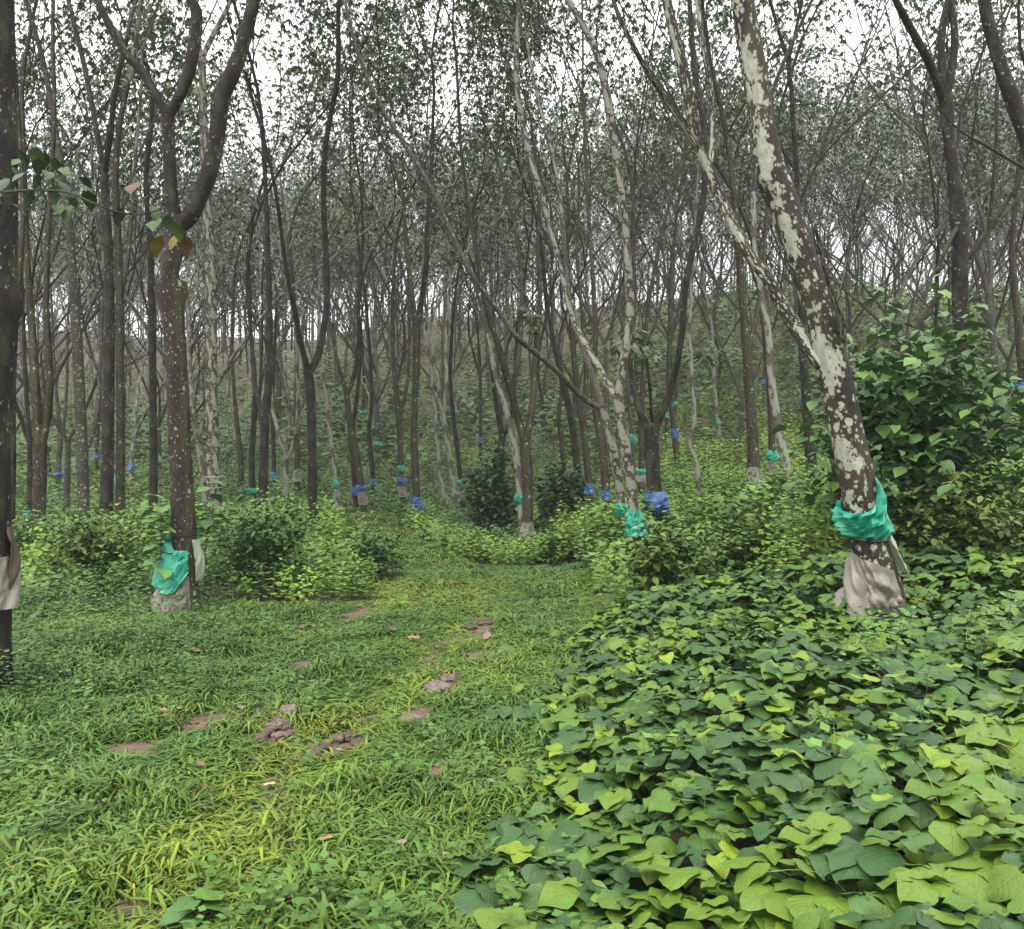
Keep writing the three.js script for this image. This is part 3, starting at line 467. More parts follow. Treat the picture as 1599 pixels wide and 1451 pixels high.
function rightEdge(d) { const t = [[2, 0.34], [3.2, 0.28], [4.8, 0.2], [6.2, 0.36], [8, 0.62], [11, 1.0], [13.5, 0.9], [16, 0.6]]; for (let k = 1; k < t.length; k++) if (d < t[k][0]) return lerp(t[k - 1][1], t[k][1], clamp((d - t[k - 1][0]) / (t[k][0] - t[k - 1][0]))); return 0.6; }
function bendDistance(x, d) { let b = 99; for (let k = 1; k < bendLine.length; k++) { const [x0, d0] = bendLine[k - 1], [x1, d1] = bendLine[k], t = clamp(((x - x0) * (x1 - x0) + (d - d0) * (d1 - d0)) / ((x1 - x0) ** 2 + (d1 - d0) ** 2)); b = Math.min(b, Math.hypot(x - lerp(x0, x1, t), d - lerp(d0, d1, t))); } return b; }
function isGrass(x, d) {
  const w = 0.35 * (fbm(x * 1.6, d * 1.6, 3) - 0.5);
  if (d < 9.7 + w * 2) return x < rightEdge(d) + 0.3 + w;
  if (d < 13.6 + w * 2) return x < rightEdge(d) + w && x > lerp(-1.5, -1.75, (d - 9.7) / 4) + w;
  return bendDistance(x, d) < 0.75 + w;
}
const isVine = (x, d) => x > rightEdge(d) && d < 7.8 + 0.35 * x + 1.2 * (fbm(x * 0.8 + 3, d * 0.8, 2) - 0.5);

// grass: a tuft of arching blades, many times over
function bladeTuft(seed, blades, tall, wide, spread) {
  const R = rng(seed), P = [], N = [], C = [], I = [];
  for (let b = 0; b < blades; b++) {
    const a = R() * 6.283, r = spread * Math.sqrt(R()), bx = Math.cos(R() * 6.283) * r, bz = Math.sin(R() * 6.283) * r, L = tall * (0.55 + 0.6 * R()), w = wide * (0.7 + 0.6 * R()), droop = 0.5 + 1.1 * R();
    const dx = Math.cos(a), dz = Math.sin(a), k0 = P.length / 3, dry = R() < 0.1, f = 0.8 + 0.4 * R(), c = dry ? [2.2, 1.25, 1.2] : [f * (0.9 + 0.3 * R()), f, f];
    let x = bx, y = -0.02, z = bz, e = 1.35 - 0.5 * R();
    const n = 4;
    for (let k = 0; k <= n; k++) {
      const t = k / n, ww = w * (k === n ? 0.05 : Math.sin(Math.PI * (0.25 + 0.68 * t)));
      P.push(x - dz * ww, y, z + dx * ww, x + dz * ww, y, z - dx * ww); C.push(...c, ...c);
      const nx = -dx * Math.sin(e), ny = Math.cos(e), nz = -dz * Math.sin(e); N.push(nx - dz * 0.25, ny, nz + dx * 0.25, nx + dz * 0.25, ny, nz - dx * 0.25);
      x += dx * Math.cos(e) * L / n; z += dz * Math.cos(e) * L / n; y += Math.sin(e) * L / n; e -= droop * 0.55;
    }
    for (let k = 0; k < n; k++) { const q = k0 + k * 2; I.push(q, q + 2, q + 1, q + 1, q + 2, q + 3); }
  }
  const g = new THREE.BufferGeometry(); g.setAttribute('position', new THREE.Float32BufferAttribute(P, 3)); g.setAttribute('normal', new THREE.Float32BufferAttribute(N, 3)); g.setAttribute('color', new THREE.Float32BufferAttribute(C, 3)); g.setIndex(I); return g;
}
const GRASS = leafMaterial({ roughness: 0.55, transmission: 0.3, specularIntensity: 0.28 });
function scatter(name, label, category, geometry, material, places) {
  const im = new THREE.InstancedMesh(geometry, material, places.length), m = new THREE.Matrix4(), q = new THREE.Quaternion(), c = new THREE.Color();
  places.forEach((s, k) => { m.compose(s.p, q.setFromEuler(s.e), s.s); im.setMatrixAt(k, m); c.setRGB(...s.c); im.setColorAt(k, c); });
  im.name = numbered(name); im.userData = { kind: 'stuff', label, category }; im.castShadow = im.receiveShadow = true; scene.add(im); return im;
}
{
  const R = rng(31), sets = [[], [], []];
  const tufts = [bladeTuft(1, 10, 0.14, 0.0046, 0.045), bladeTuft(2, 9, 0.21, 0.0052, 0.05), bladeTuft(3, 11, 0.1, 0.006, 0.045)];
  const put = (x, d, s) => {
    const b = bare(x, d); if (R() < b * 1.05 || stonePlaces.some(([sx, sd, sr]) => Math.hypot(x - sx, d - sd - 0.02) < sr * 1.25 + 0.02)) return;
    const z = -d, worn = Math.exp(-((x - rutX(d)) ** 2) / 0.12) + 0.7 * Math.exp(-((x - rutX(d) - 0.0 + 1.1) ** 2) / 0.1), patch = fbm(x * 0.9 + 4, d * 0.9, 3), yel = clamp(0.5 * worn * (1 - sstep(11, 14, d)) + 1.9 * (patch - 0.48) + 0.25 * (R() - 0.5) + (d > 9.5 ? 0.22 : 0));
    if (R() < 0.35 * worn) return;
    const c = mix3([0.048, 0.115, 0.018], [0.118, 0.178, 0.018], yel), f = 0.75 + 0.5 * R(), tall = (x < -1.9 && d > 4.5 ? 1.3 : x < -0.7 && d < 4.4 ? 1.3 : 1) * lerp(1, 0.6, clamp(worn)) * (1 - 0.4 * sstep(7, 8.5, d)) * (0.75 + 0.7 * sstep(0.5, 0.72, fbm(x * 3.1 + 14, d * 3.1, 2))) * (0.75 + 0.7 * fbm(x * 2.3, d * 2.3 + 7, 2));
    sets[R() < 0.45 ? 0 : R() < (x < -1.2 ? 0.75 : 0.4) ? 1 : 2].push({ p: V(x, terrain(x, z), z), e: new THREE.Euler((R() - 0.5) * 0.3, R() * 6.283, (R() - 0.5) * 0.3), s: V(s, s * tall, s), c: c.map(q => q * f) });
  };
  for (let d = 2.4; d < 30; d += 0.034 * Math.max(1, d / 7)) {
    const st = 0.034 * Math.max(1, d / 7);
    for (let x = -0.6 * d - 0.8; x < 1.6; x += st) { const xx = x + (R() - 0.5) * st * 1.6, dd = d + (R() - 0.5) * st * 1.6; if (isGrass(xx, dd)) put(xx, dd, (0.8 + 0.4 * R()) * Math.max(1, Math.sqrt(d / 7))); }
  }
  sets.forEach((s, k) => scatter('track_grass', 'low broad-bladed grass covering the track and its left verge', 'grass', tufts[k], GRASS, s));
  console.log('grass tufts', sets.map(s => s.length).join(' '));
}

// leaves with a real outline: rows along the rib, five across
function leafGeometry(prof, { fold = 0.18, droop = 0.3, wave = 0.05, seed = 1, rows = 8, cols = 4, cup = 0 } = {}) {
  const P = [], T = [], I = [], R = rng(seed), ph = R() * 6;
  for (let j = 0; j <= rows; j++) { const t = j / rows, w = prof(t); for (let i = 0; i <= cols; i++) {
    const s = i / cols * 2 - 1, x = s * w, back = -0.1 * Math.abs(s) * (t < 0.3 ? (0.3 - t) / 0.3 : 0);      // lobes behind the stalk
    P.push(x, Math.abs(x) * fold - droop * t * t - cup * s * s * w + wave * Math.sin(t * 9 + s * 2 + ph) * Math.abs(s), t + back - 0.02); T.push(0.5 + 0.5 * s, t);
  } }
  const w = cols + 1; for (let j = 0; j < rows; j++) for (let i = 0; i < cols; i++) { const a = j * w + i; I.push(a, a + w, a + 1, a + 1, a + w, a + w + 1); }
  const g = new THREE.BufferGeometry(); g.setAttribute('position', new THREE.Float32BufferAttribute(P, 3)); g.setAttribute('uv', new THREE.Float32BufferAttribute(T, 2)); g.setIndex(I); g.computeVertexNormals(); return g;
}
const heart = t => 0.55 * Math.pow(Math.sin(Math.PI * Math.pow(clamp(t * 0.94 + 0.06), 0.62)), 0.8) + 0.002;
const lobed = t => (0.5 + (t > 0.3 && t < 0.62 ? 0.1 * Math.sin((t - 0.3) / 0.32 * Math.PI) : 0)) * Math.pow(Math.sin(Math.PI * Math.pow(clamp(t * 0.95 + 0.05), 0.7)), 0.7) + 0.002;
const oval = t => 0.3 * Math.pow(Math.sin(Math.PI * Math.pow(clamp(t * 0.96 + 0.02), 0.85)), 0.9) + 0.002;
const VINE_LEAVES = [leafGeometry(heart, { seed: 3 }), leafGeometry(lobed, { seed: 5, fold: 0.05, droop: 0.22, wave: 0.07 }), leafGeometry(lobed, { seed: 9, fold: -0.12, droop: 0.4, wave: 0.04 }), leafGeometry(heart, { seed: 12, fold: 0.3, droop: 0.12 })];
{
  const R = rng(90), leaves = [];
  const tones = [[0.032, 0.082, 0.021], [0.049, 0.113, 0.022], [0.074, 0.15, 0.019], [0.095, 0.172, 0.017], [0.15, 0.225, 0.014]];
  const mats = tones.map(c => vineLeaf(...c));
  const height = (x, d) => { const e = x - rightEdge(d), f = 1 - 0.75 * Math.exp(-((x - 2.3) ** 2 + (d - 5.9) ** 2) / 0.4); return f * sstep(-0.2, 0.7, e) * (0.2 + 0.26 * (fbm(x * 1.3 + 2, d * 1.3, 3) - 0.35)) + 0.08; };
  for (let d = 2.0; d < 13; d += 0.072 * Math.max(1, d / 7)) {
    const st = 0.072 * Math.max(1, d / 7);
    for (let x = rightEdge(d) - 0.5; x < 0.62 * d + 0.9; x += st) {
      const xx = x + (R() - 0.5) * st * 1.6, dd = d + (R() - 0.5) * st * 1.6; if (xx < rightEdge(dd) - 0.25 + 1.1 * (fbm(xx * 1.7, dd * 1.7, 3) - 0.5) + 0.3 * R() || !isVine(Math.max(xx, rightEdge(dd) + 0.01), dd)) continue;
      const h = height(xx, dd), gy = terrain(xx, -dd), lay = R(), y = 0.03 * (R() - 0.3) + gy + h * (lay < 0.5 ? 0.92 + 0.22 * R() : 0.25 + 0.65 * R()), az = R() * 6.283, young = R() < 0.11 + 0.16 * sstep(0.5, 0.7, fbm(xx * 1.4, dd * 1.4 + 20, 2));
      const tone = young ? (R() < 0.5 ? 4 : 3) : fbm(xx * 1.1 + 8, dd * 1.1, 2) + 0.35 * (R() - 0.5) > 0.7 ? 3 : Math.floor(R() * 3);
      const size = (young ? 0.045 + 0.06 * R() : 0.06 + 0.082 * R() ** 1.3) * (d > 7 ? 1.12 : 1), tilt = (R() - 0.3) * 0.6, form = young ? (R() < 0.5 ? 0 : 3) : 1 + Math.floor(R() * 2);
      const trio = young && R() < 0.4 ? [0] : [0, 1.45, -1.45];
      for (const k of trio) leaves.push({ p: V(xx + Math.sin(az) * 0.03 * (k ? 0 : 1), y + (R() - 0.5) * 0.02, -dd + Math.cos(az) * 0.03 * (k ? 0 : 1)), az: az + k + (R() - 0.5) * 0.3, tilt: tilt + (R() - 0.5) * 0.4, roll: (R() - 0.5) * 0.7, size: size * (k ? 0.88 : 1) * (0.9 + 0.2 * R()), tone, form, top: lay < 0.5, f: 0.8 + 0.4 * R() });
    }
  }
  const vine = thing('cover_crop_vine', 'mat of broad three-lobed vine leaves filling the right foreground', 'vine', null, V(0, 0, 0));
  const euler = (l) => new THREE.Euler(l.tilt, l.az, l.roll, 'YXZ');
  for (const l of leaves) { const q = toPixel(l.p); l.score = l.top && q.d > 0.5 && q.x > 10 && q.x < PW - 10 && q.y < PH - 5 ? l.size / q.d : 0; }
  leaves.sort((a, b) => b.score - a.score);
  leaves.slice(0, 300).forEach(l => { const m = part('leaf', VINE_LEAVES[l.form], mats[l.tone], vine); m.position.copy(l.p); m.rotation.copy(euler(l)); m.scale.setScalar(l.size); if (l.tone === 4) m.userData.label = 'young yellow-green leaf'; });
  const rest = leaves.slice(300), white = vineLeaf(1, 1, 1), mat4 = new THREE.Matrix4(), qq = new THREE.Quaternion(), col = new THREE.Color();
  for (let f = 0; f < 4; f++) {
    const some = rest.filter(l => l.form === f), im = new THREE.InstancedMesh(VINE_LEAVES[f], white, some.length);
    some.forEach((l, k) => { mat4.compose(l.p, qq.setFromEuler(euler(l)), V(l.size, l.size, l.size)); im.setMatrixAt(k, mat4); const c = tones[l.tone]; im.setColorAt(k, col.setRGB(c[0] * l.f, c[1] * l.f, c[2] * l.f)); });
    im.name = 'foliage'; im.userData.kind = 'stuff'; im.castShadow = im.receiveShadow = true; vine.add(im);
  }
  const stalk = new THREE.MeshStandardMaterial({ roughness: 0.6 }); stalk.color.setRGB(0.16, 0.18, 0.04);
  for (let k = 0; k < 34; k++) {                                     // tendrils that stand above the leaves
    const d = 2.6 + 4.6 * R() ** 1.3, x = rightEdge(d) + 0.3 + R() * (0.5 * d), g = new Geo(), a = R() * 6.283, y0 = terrain(x, -d) + height(x, d) * 0.6, L = 0.16 + 0.2 * R(), pts = [], c = 0.5 + R();
    for (let j = 0; j <= 7; j++) { const t = j / 7; pts.push(V(x + Math.cos(a) * L * t * t * c * 0.6, y0 + L * (1.3 * t - 0.55 * c * t * t), -d + Math.sin(a) * L * t * t * c * 0.6)); }
    g.tube(pts, pts.map((_, j) => 0.0022 * (1 - 0.7 * j / 7)), 4); part('tendril', g.build(), stalk, vine);
  }
  console.log('vine leaves', leaves.length);
}

// weeds: a stem with leaves all the way up, in three kinds
const WEED = leafMaterial({ roughness: 0.55, transmission: 0.28, specularIntensity: 0.4 });
function sprig(seed, { n = 12, h = 0.5, leaf = 0.09, wide = 0.36, reach = 0.05, bend = 0.15 }) {
  const R = rng(seed), g = new Geo(), a = R() * 6.283, stem = [], wood = [0.7, 0.62, 0.7];
  for (let k = 0; k <= 4; k++) { const t = k / 4; stem.push(V(Math.cos(a) * bend * t * t * h, t * h, Math.sin(a) * bend * t * t * h)); }
  for (let k = 0; k < n; k++) {
    const t = 0.18 + 0.82 * (k + 0.5) / n, j = Math.min(3, Math.floor(t * 4)), p = stem[j].clone().lerp(stem[j + 1], t * 4 - j), b = k * 2.4 + R() * 0.8, L = leaf * (1.15 - 0.5 * t) * (0.8 + 0.4 * R());
    const dir = V(Math.cos(b), 0.35 * t - 0.05 + 0.3 * (R() - 0.5), Math.sin(b)).normalize(), side = V(-Math.sin(b), 0.5 * (R() - 0.5), Math.cos(b)).normalize(), f = 0.8 + 0.4 * R();
    p.addScaledVector(dir, reach * R()); g.rhomb(p, dir, side, L, L * wide, [f * (0.9 + 0.25 * R()), f, f * 0.9]);
  }
  const b = g.count, s = [0.004, 0.0015];
  stem.forEach((p, k) => { const w = lerp(s[0], s[1], k / 4); g.vert(p.x - w, p.y, p.z, 0, 0.3, 1, 0, 0, wood); g.vert(p.x + w, p.y, p.z, 0, 0.3, 1, 1, 0, wood); });
  for (let k = 0; k < 4; k++) { const q = b + 2 * k; g.i.push(q, q + 1, q + 2, q + 1, q + 3, q + 2); }
  return g.build();
}
{
  const R = rng(63), kinds = [sprig(1, {}), sprig(2, { n: 16, leaf: 0.075, wide: 0.3, h: 0.55, reach: 0.1 }), sprig(3, { n: 10, leaf: 0.12, wide: 0.42, h: 0.42, reach: 0.07 })], sets = [[], [], []];
  const mound = (x, d) => {                                          // how high the weeds stand
    const n = fbm(x * 0.75 + 1, d * 0.75 + 6, 3) - 0.3 * (1 - sstep(0.8, 2, bendDistance(x, d))), left = x < 0 && d < 15 ? 1.1 : 1;
    return clamp((0.22 + 0.95 * sstep(0.38, 0.66, n)) * 0.62 * left * (1 - 0.35 * sstep(15, 19, d) * (1 - sstep(3, 6, x))), 0.12, 0.85);
  };
  for (let d = 3.2; d < 95; d += 0.11 * Math.max(1, d / 13)) {
    const st = 0.11 * Math.max(1, d / 13);
    for (let x = -0.6 * d - 1; x < 0.62 * d + 1; x += st) {
      const xx = x + (R() - 0.5) * st * 1.7, dd = d + (R() - 0.5) * st * 1.7;
      if (isGrass(xx, dd) || (isVine(xx, dd) && R() < 0.8) || bare(xx, dd) > 0.5) continue;
      if (dd < 9.4 && xx < 0.4) continue;
      if (R() < sstep(52, 84, dd)) continue;
      const z = -dd, h = mound(xx, dd) * (isVine(xx, dd) ? 0.6 : 1), gy = terrain(xx, z), zone = fbm(xx * 0.5 + 30, dd * 0.5, 3), s = Math.max(0.7, Math.sqrt(d / 13)) * (0.75 + 0.5 * R());
      const yel = clamp(2.4 * (zone - 0.45) + 0.4 * (R() - 0.5) + (xx > 0.05 * dd && dd > 13 ? 0.45 : 0)), c = mix3([0.075, 0.16, 0.03], [0.175, 0.27, 0.03], yel), f = 0.75 + 0.5 * R();
      const kind = fbm(xx * 0.6 + 60, dd * 0.6, 2) + 0.35 * (R() - 0.5), y = gy + Math.max(0, h - 0.32 * s) * Math.sqrt(R());
      sets[kind < 0.45 ? 0 : kind < 0.6 ? 1 : 2].push({ p: V(xx, y, z), e: new THREE.Euler((R() - 0.5) * 0.7, R() * 6.283, (R() - 0.5) * 0.7), s: V(s, s * Math.min(1.2, 0.6 + h * 0.7), s), c: c.map(q => q * f) });
    }
  }
  for (let k = 0; k < 1100; k++) { const d = 6 + 3.8 * R(), x = -0.56 * d + R() * 2.2 * (d / 8); const q = fbm(x * 1.3 + 50, d * 1.3, 3) + 0.12 * sstep(5, 8, d) - 0.25 * sstep(-2.2, -1.2, x); if (!isGrass(x, d) || bare(x, d) > 0.2 || R() > 3 * (q - 0.42)) continue; const s = 0.25 + 0.35 * R() * q * 1.6, f = 0.8 + 0.4 * R(); sets[1].push({ p: V(x, terrain(x, -d), -d), e: new THREE.Euler((R() - 0.5) * 0.5, R() * 6.283, (R() - 0.5) * 0.5), s: V(s * 1.2, s, s * 1.2), c: [0.06 * f, 0.125 * f, 0.028 * f] }); }
  for (let k = 0; k < 3600; k++) { const d = 34 + 58 * R(), x = (R() - 0.5) * 1.2 * d, q = fbm(x * 0.22 + 11, d * 0.22, 3); if (q < 0.5 || bendDistance(x, d) < 1) continue; const s = 2.2 + 1.6 * R(), f = 0.7 + 0.5 * R(); sets[2].push({ p: V(x, terrain(x, -d) + 2.6 * (q - 0.5) * 4 * R() ** 1.3, -d), e: new THREE.Euler((R() - 0.5) * 0.8, R() * 6.283, (R() - 0.5) * 0.8), s: V(s, s, s), c: [0.075 * f, 0.135 * f, 0.038 * f] }); }
  for (let k = 0; k < 480; k++) { const d = 2.7 + 7 * R(), x = -0.56 * d + R() * (rightEdge(d) + 0.56 * d), q = fbm(x * 1.9 + 70, d * 1.9, 2); if (q < 0.5 || bare(x, d) > 0.5) continue; const s = 0.16 + 0.14 * R(), f = 0.8 + 0.4 * R(); sets[2].push({ p: V(x, terrain(x, -d) + 0.02, -d), e: new THREE.Euler((R() - 0.5) * 0.4, R() * 6.283, (R() - 0.5) * 0.4), s: V(s * 1.7, s * 1.3, s * 1.7), c: [0.06 * f, 0.13 * f, 0.024 * f] }); }
  sets.forEach((s, k) => scatter('undergrowth', ['leafy weeds in low mounds under the rubber trees', 'fine-leaved weeds under the rubber trees', 'broad-leaved weeds under the rubber trees'][k], 'weeds', kinds[k], WEED, s));
  console.log('weeds', sets.map(s => s.length).join(' '));
}

// ---------------------------------------------------------------- shrubs
const stemMaterial = new THREE.MeshStandardMaterial({ roughness: 0.8 }); stemMaterial.color.setRGB(0.07, 0.055, 0.035);
const SHRUB_LEAVES = [leafGeometry(oval, { seed: 21, rows: 4, cols: 2, droop: 0.25, fold: 0.3 }), leafGeometry(t => oval(t) * 1.35, { seed: 22, rows: 4, cols: 2, droop: 0.35, fold: 0.2 })];
function shrub(name, label, group, [px, py, d], rx, ry, { n = 500, leaf = 0.11, tone = [0.05, 0.1, 0.032], young = [0.1, 0.17, 0.03], seed = 1, lobes = 6, own = 0, form = 0, ground } = {}) {
  const R = rng(seed * 101), c = at(px, py, d), gy = terrain(c.x, c.z), base = V(c.x, gy, c.z), t = thing(name, label, 'shrub', group, base), mats = [tone, mix3(tone, young, 0.5), young].map(q => vineLeaf(...q));
  const list = [], shoots = Math.round(n / 15), stemsMade = [];
  for (let k = 0; k < shoots; k++) {                                 // arching shoots, leaves along the outer part of each
    const a = R() * 6.283, up = 0.25 + 0.75 * Math.sqrt(R()), out = Math.sqrt(1 - Math.min(1, up * up)) * 0.85 + 0.15 * R(), reach = (0.62 + 0.5 * R()) * (0.85 + 0.3 * noise(Math.cos(a) * 1.7 + seed, Math.sin(a) * 1.7 + up * 2));
    const tip = V(Math.cos(a) * out * rx * reach, up * ry * reach, Math.sin(a) * out * rx * reach), foot = V((R() - 0.5) * rx * 0.35, 0, (R() - 0.5) * rx * 0.35), bow = V(foot.x * 0.6 + tip.x * 0.3, tip.y * 0.75 + 0.08, foot.z * 0.6 + tip.z * 0.3);
    const on = t => foot.clone().multiplyScalar((1 - t) * (1 - t)).addScaledVector(bow, 2 * t * (1 - t)).addScaledVector(tip, t * t);
    if (stemsMade.length < 9) stemsMade.push([on(0), on(0.3), on(0.6), on(0.95)]);
    const per = 11 + Math.floor(8 * R()), light = R() < 0.35;
    for (let j = 0; j < per; j++) {
      const t = 0.3 + 0.7 * (j + R() * 0.6) / per, p = on(t), az = j * 2.4 + R() * 0.9; p.x += (R() - 0.5) * leaf * 0.5; p.z += (R() - 0.5) * leaf * 0.5; if (p.y < 0.03) continue;
      list.push({ p, az, tilt: -0.25 + 0.75 * R(), roll: (R() - 0.5) * 0.8, s: leaf * (0.55 + 0.75 * R()) * (1.1 - 0.35 * t), m: light && t > 0.55 ? (R() < 0.5 ? 2 : 1) : R() < 0.12 ? 1 : 0, score: p.z + 0.5 * p.y + 0.4 * R() });
    }
  }
  list.sort((a, b) => b.score - a.score);
  const g = [new Geo(), new Geo(), new Geo()], mm = new THREE.Matrix4(), q = new THREE.Quaternion();
  list.forEach((l, k) => {
    const e = new THREE.Euler(l.tilt, l.az, l.roll, 'YXZ'), f = SHRUB_LEAVES[form];
    if (k < own) { const m = part('leaf', f, mats[l.m], t); m.position.copy(l.p); m.rotation.copy(e); m.scale.setScalar(l.s); }
    else g[l.m].add(f, mm.compose(l.p, q.setFromEuler(e), V(l.s, l.s, l.s)));
  });
  g.forEach((s, k) => { if (s.count) part('foliage', s.build(), mats[k], t, 'stuff'); });
  for (const P of stemsMade) { const g2 = new Geo(); P[0].y = -0.06; g2.tube(P, [0.014, 0.01, 0.006, 0.003], 5); part('stem', g2.build(), stemMaterial, t); }
  return t;
}
shrub('broadleaf_shrub', 'tall broad-leaved shrub behind the great leaning tree on the right', null, [1425, 770, 9], 1.8, 2.4, { n: 5200, leaf: 0.155, seed: 3, own: 260, form: 1, tone: [0.065, 0.135, 0.045], young: [0.11, 0.21, 0.042] });
shrub('broadleaf_shrub', 'dark rounded bush right of centre, left of the blue patch', 'dark bushes in the middle', [884, 790, 19.5], 1.15, 1.65, { n: 3400, leaf: 0.17, seed: 4, lobes: 8, tone: [0.03, 0.065, 0.024], young: [0.06, 0.12, 0.03] });
shrub('broadleaf_shrub', 'dark upright bush left of the forked brown tree in the middle', 'dark bushes in the middle', [768, 785, 20], 0.9, 1.95, { n: 3000, leaf: 0.17, seed: 5, lobes: 7, tone: [0.03, 0.065, 0.024], young: [0.06, 0.12, 0.03] });
shrub('leafy_bush', 'fine-leaved bush at the right edge below the tall shrub', null, [1540, 860, 8.0], 1.2, 1.0, { n: 3000, leaf: 0.09, seed: 6, lobes: 10, tone: [0.086, 0.140, 0.026], young: [0.12, 0.17, 0.03] });
shrub('leafy_bush', 'rounded bush at the right side of the track below the green cone', null, [1050, 950, 8.8], 0.8, 0.8, { n: 2200, leaf: 0.1, seed: 7, lobes: 9, own: 60, tone: [0.075, 0.140, 0.030], young: [0.14, 0.19, 0.032] });
shrub('leafy_bush', 'bush right behind the rounded one beside the track', null, [1160, 900, 9.8], 0.85, 0.8, { n: 2000, leaf: 0.1, seed: 8, lobes: 8, tone: [0.081, 0.146, 0.030], young: [0.13, 0.18, 0.03] });
shrub('leafy_bush', 'dark leafy bush to the right of the large forked tree', null, [410, 930, 10.5], 0.95, 1.0, { n: 2600, leaf: 0.09, seed: 9, lobes: 10, tone: [0.057, 0.122, 0.034], young: [0.09, 0.16, 0.034] });
shrub('leafy_bush', 'bush where the track narrows on its left side', null, [582, 905, 11.8], 0.62, 0.6, { n: 1500, leaf: 0.09, seed: 10, lobes: 8, tone: [0.063, 0.134, 0.030], young: [0.11, 0.18, 0.032] });
shrub('leafy_bush', 'yellowish bush to the left of the large forked tree', null, [150, 930, 10.8], 1.0, 0.85, { n: 2200, leaf: 0.09, seed: 11, lobes: 9, tone: [0.081, 0.146, 0.032], young: [0.15, 0.19, 0.03] });
shrub('leafy_bush', 'low bush across the end of the open track', null, [765, 860, 15.5], 0.85, 0.6, { n: 1300, leaf: 0.1, seed: 12, lobes: 9, tone: [0.063, 0.134, 0.032], young: [0.12, 0.19, 0.03] });
shrub('leafy_bush', 'low bush around the foot of the white-skirted brown tree', null, [880, 880, 14.2], 0.95, 0.5, { n: 1300, leaf: 0.1, seed: 13, lobes: 9, tone: [0.069, 0.134, 0.030], young: [0.12, 0.18, 0.03] });
shrub('leafy_bush', 'leafy clump against the left edge of the picture', null, [50, 880, 13], 0.8, 0.75, { n: 1100, leaf: 0.1, seed: 14, lobes: 8, tone: [0.052, 0.110, 0.035], young: [0.09, 0.15, 0.034] });

console.log('shrubs done');

// ---------------------------------------------------------------- plastic on the trunks
function plastic(r, g, b, o = {}) { const m = new THREE.MeshPhysicalMaterial({ roughness: 0.4, transmission: 0.45, thickness: 0, side: THREE.DoubleSide, specularIntensity: 0.8, ...o }); m.color.setRGB(r, g, b); return m; }
const PLASTIC = { green: plastic(0.012, 0.3, 0.19), blue: plastic(0.02, 0.1, 0.27), white: plastic(0.36, 0.33, 0.27, { transmission: 0.72, roughness: 0.5 }), pale: plastic(0.33, 0.37, 0.26, { transmission: 0.5, roughness: 0.5 }) };
/* a sheet round a trunk; y and radius are functions of the angle (0 right, 90 towards the camera, 180 left) and of v, 0 at the bottom to 1 at the top */
function sheet(name, label, category, group, tree, color, { from = 0, to = 360, y, r, n = 40, m = 14, crease = 0.12, seed = 1, flat = false }) {
  const P = [], T = [], I = [], R = Math.PI / 180, open = to - from < 359;
  const mid = tree.axis(y(90, 0.5)), base = mid.c.clone(); base.y = y(90, 0);
  for (let j = 0; j <= m; j++) for (let i = 0; i <= n; i++) {
    const v = j / m, a = lerp(from, to, i / n), yy = y(a, v), t = tree.axis(yy), ca = Math.cos(a * R), sa = Math.sin(a * R);
    const k = crease * (Math.abs(2 * fbm(ca * 2.2 + seed * 9, sa * 2.2 + v * 3.1, 3) - 1) - 0.25 + 0.35 * (noise(ca * 5 + seed, sa * 5 + v * 4) - 0.5)) * Math.min(1, 4 * Math.abs(r(a, v) - 1));
    const q = t.r * Math.max(1.02, r(a, v) + k * 1.6);
    P.push(t.c.x + ca * q - base.x, yy - base.y + k * 0.25 * t.r, t.c.z + sa * q - base.z); T.push(i / n, v);
  }
  const w = n + 1; for (let j = 0; j < m; j++) for (let i = 0; i < n; i++) { const a = j * w + i; I.push(a, a + w, a + 1, a + 1, a + w, a + w + 1); }
  let g = new THREE.BufferGeometry(); g.setAttribute('position', new THREE.Float32BufferAttribute(P, 3)); g.setAttribute('uv', new THREE.Float32BufferAttribute(T, 2)); g.setIndex(I);
  if (flat) g = g.toNonIndexed();
  g.computeVertexNormals();
  const o = new THREE.Mesh(g, PLASTIC[color]); o.name = numbered(name); o.userData = { label, category }; if (group) o.userData.group = group; o.position.copy(base); o.castShadow = o.receiveShadow = true; scene.add(o); return o;
}
const yOf = (px, py, d) => at(px, py, d).y;
const bump = (a, c, w) => { let q = Math.abs(((a - c) % 360 + 540) % 360 - 180); return Math.exp(-q * q / (w * w)); };
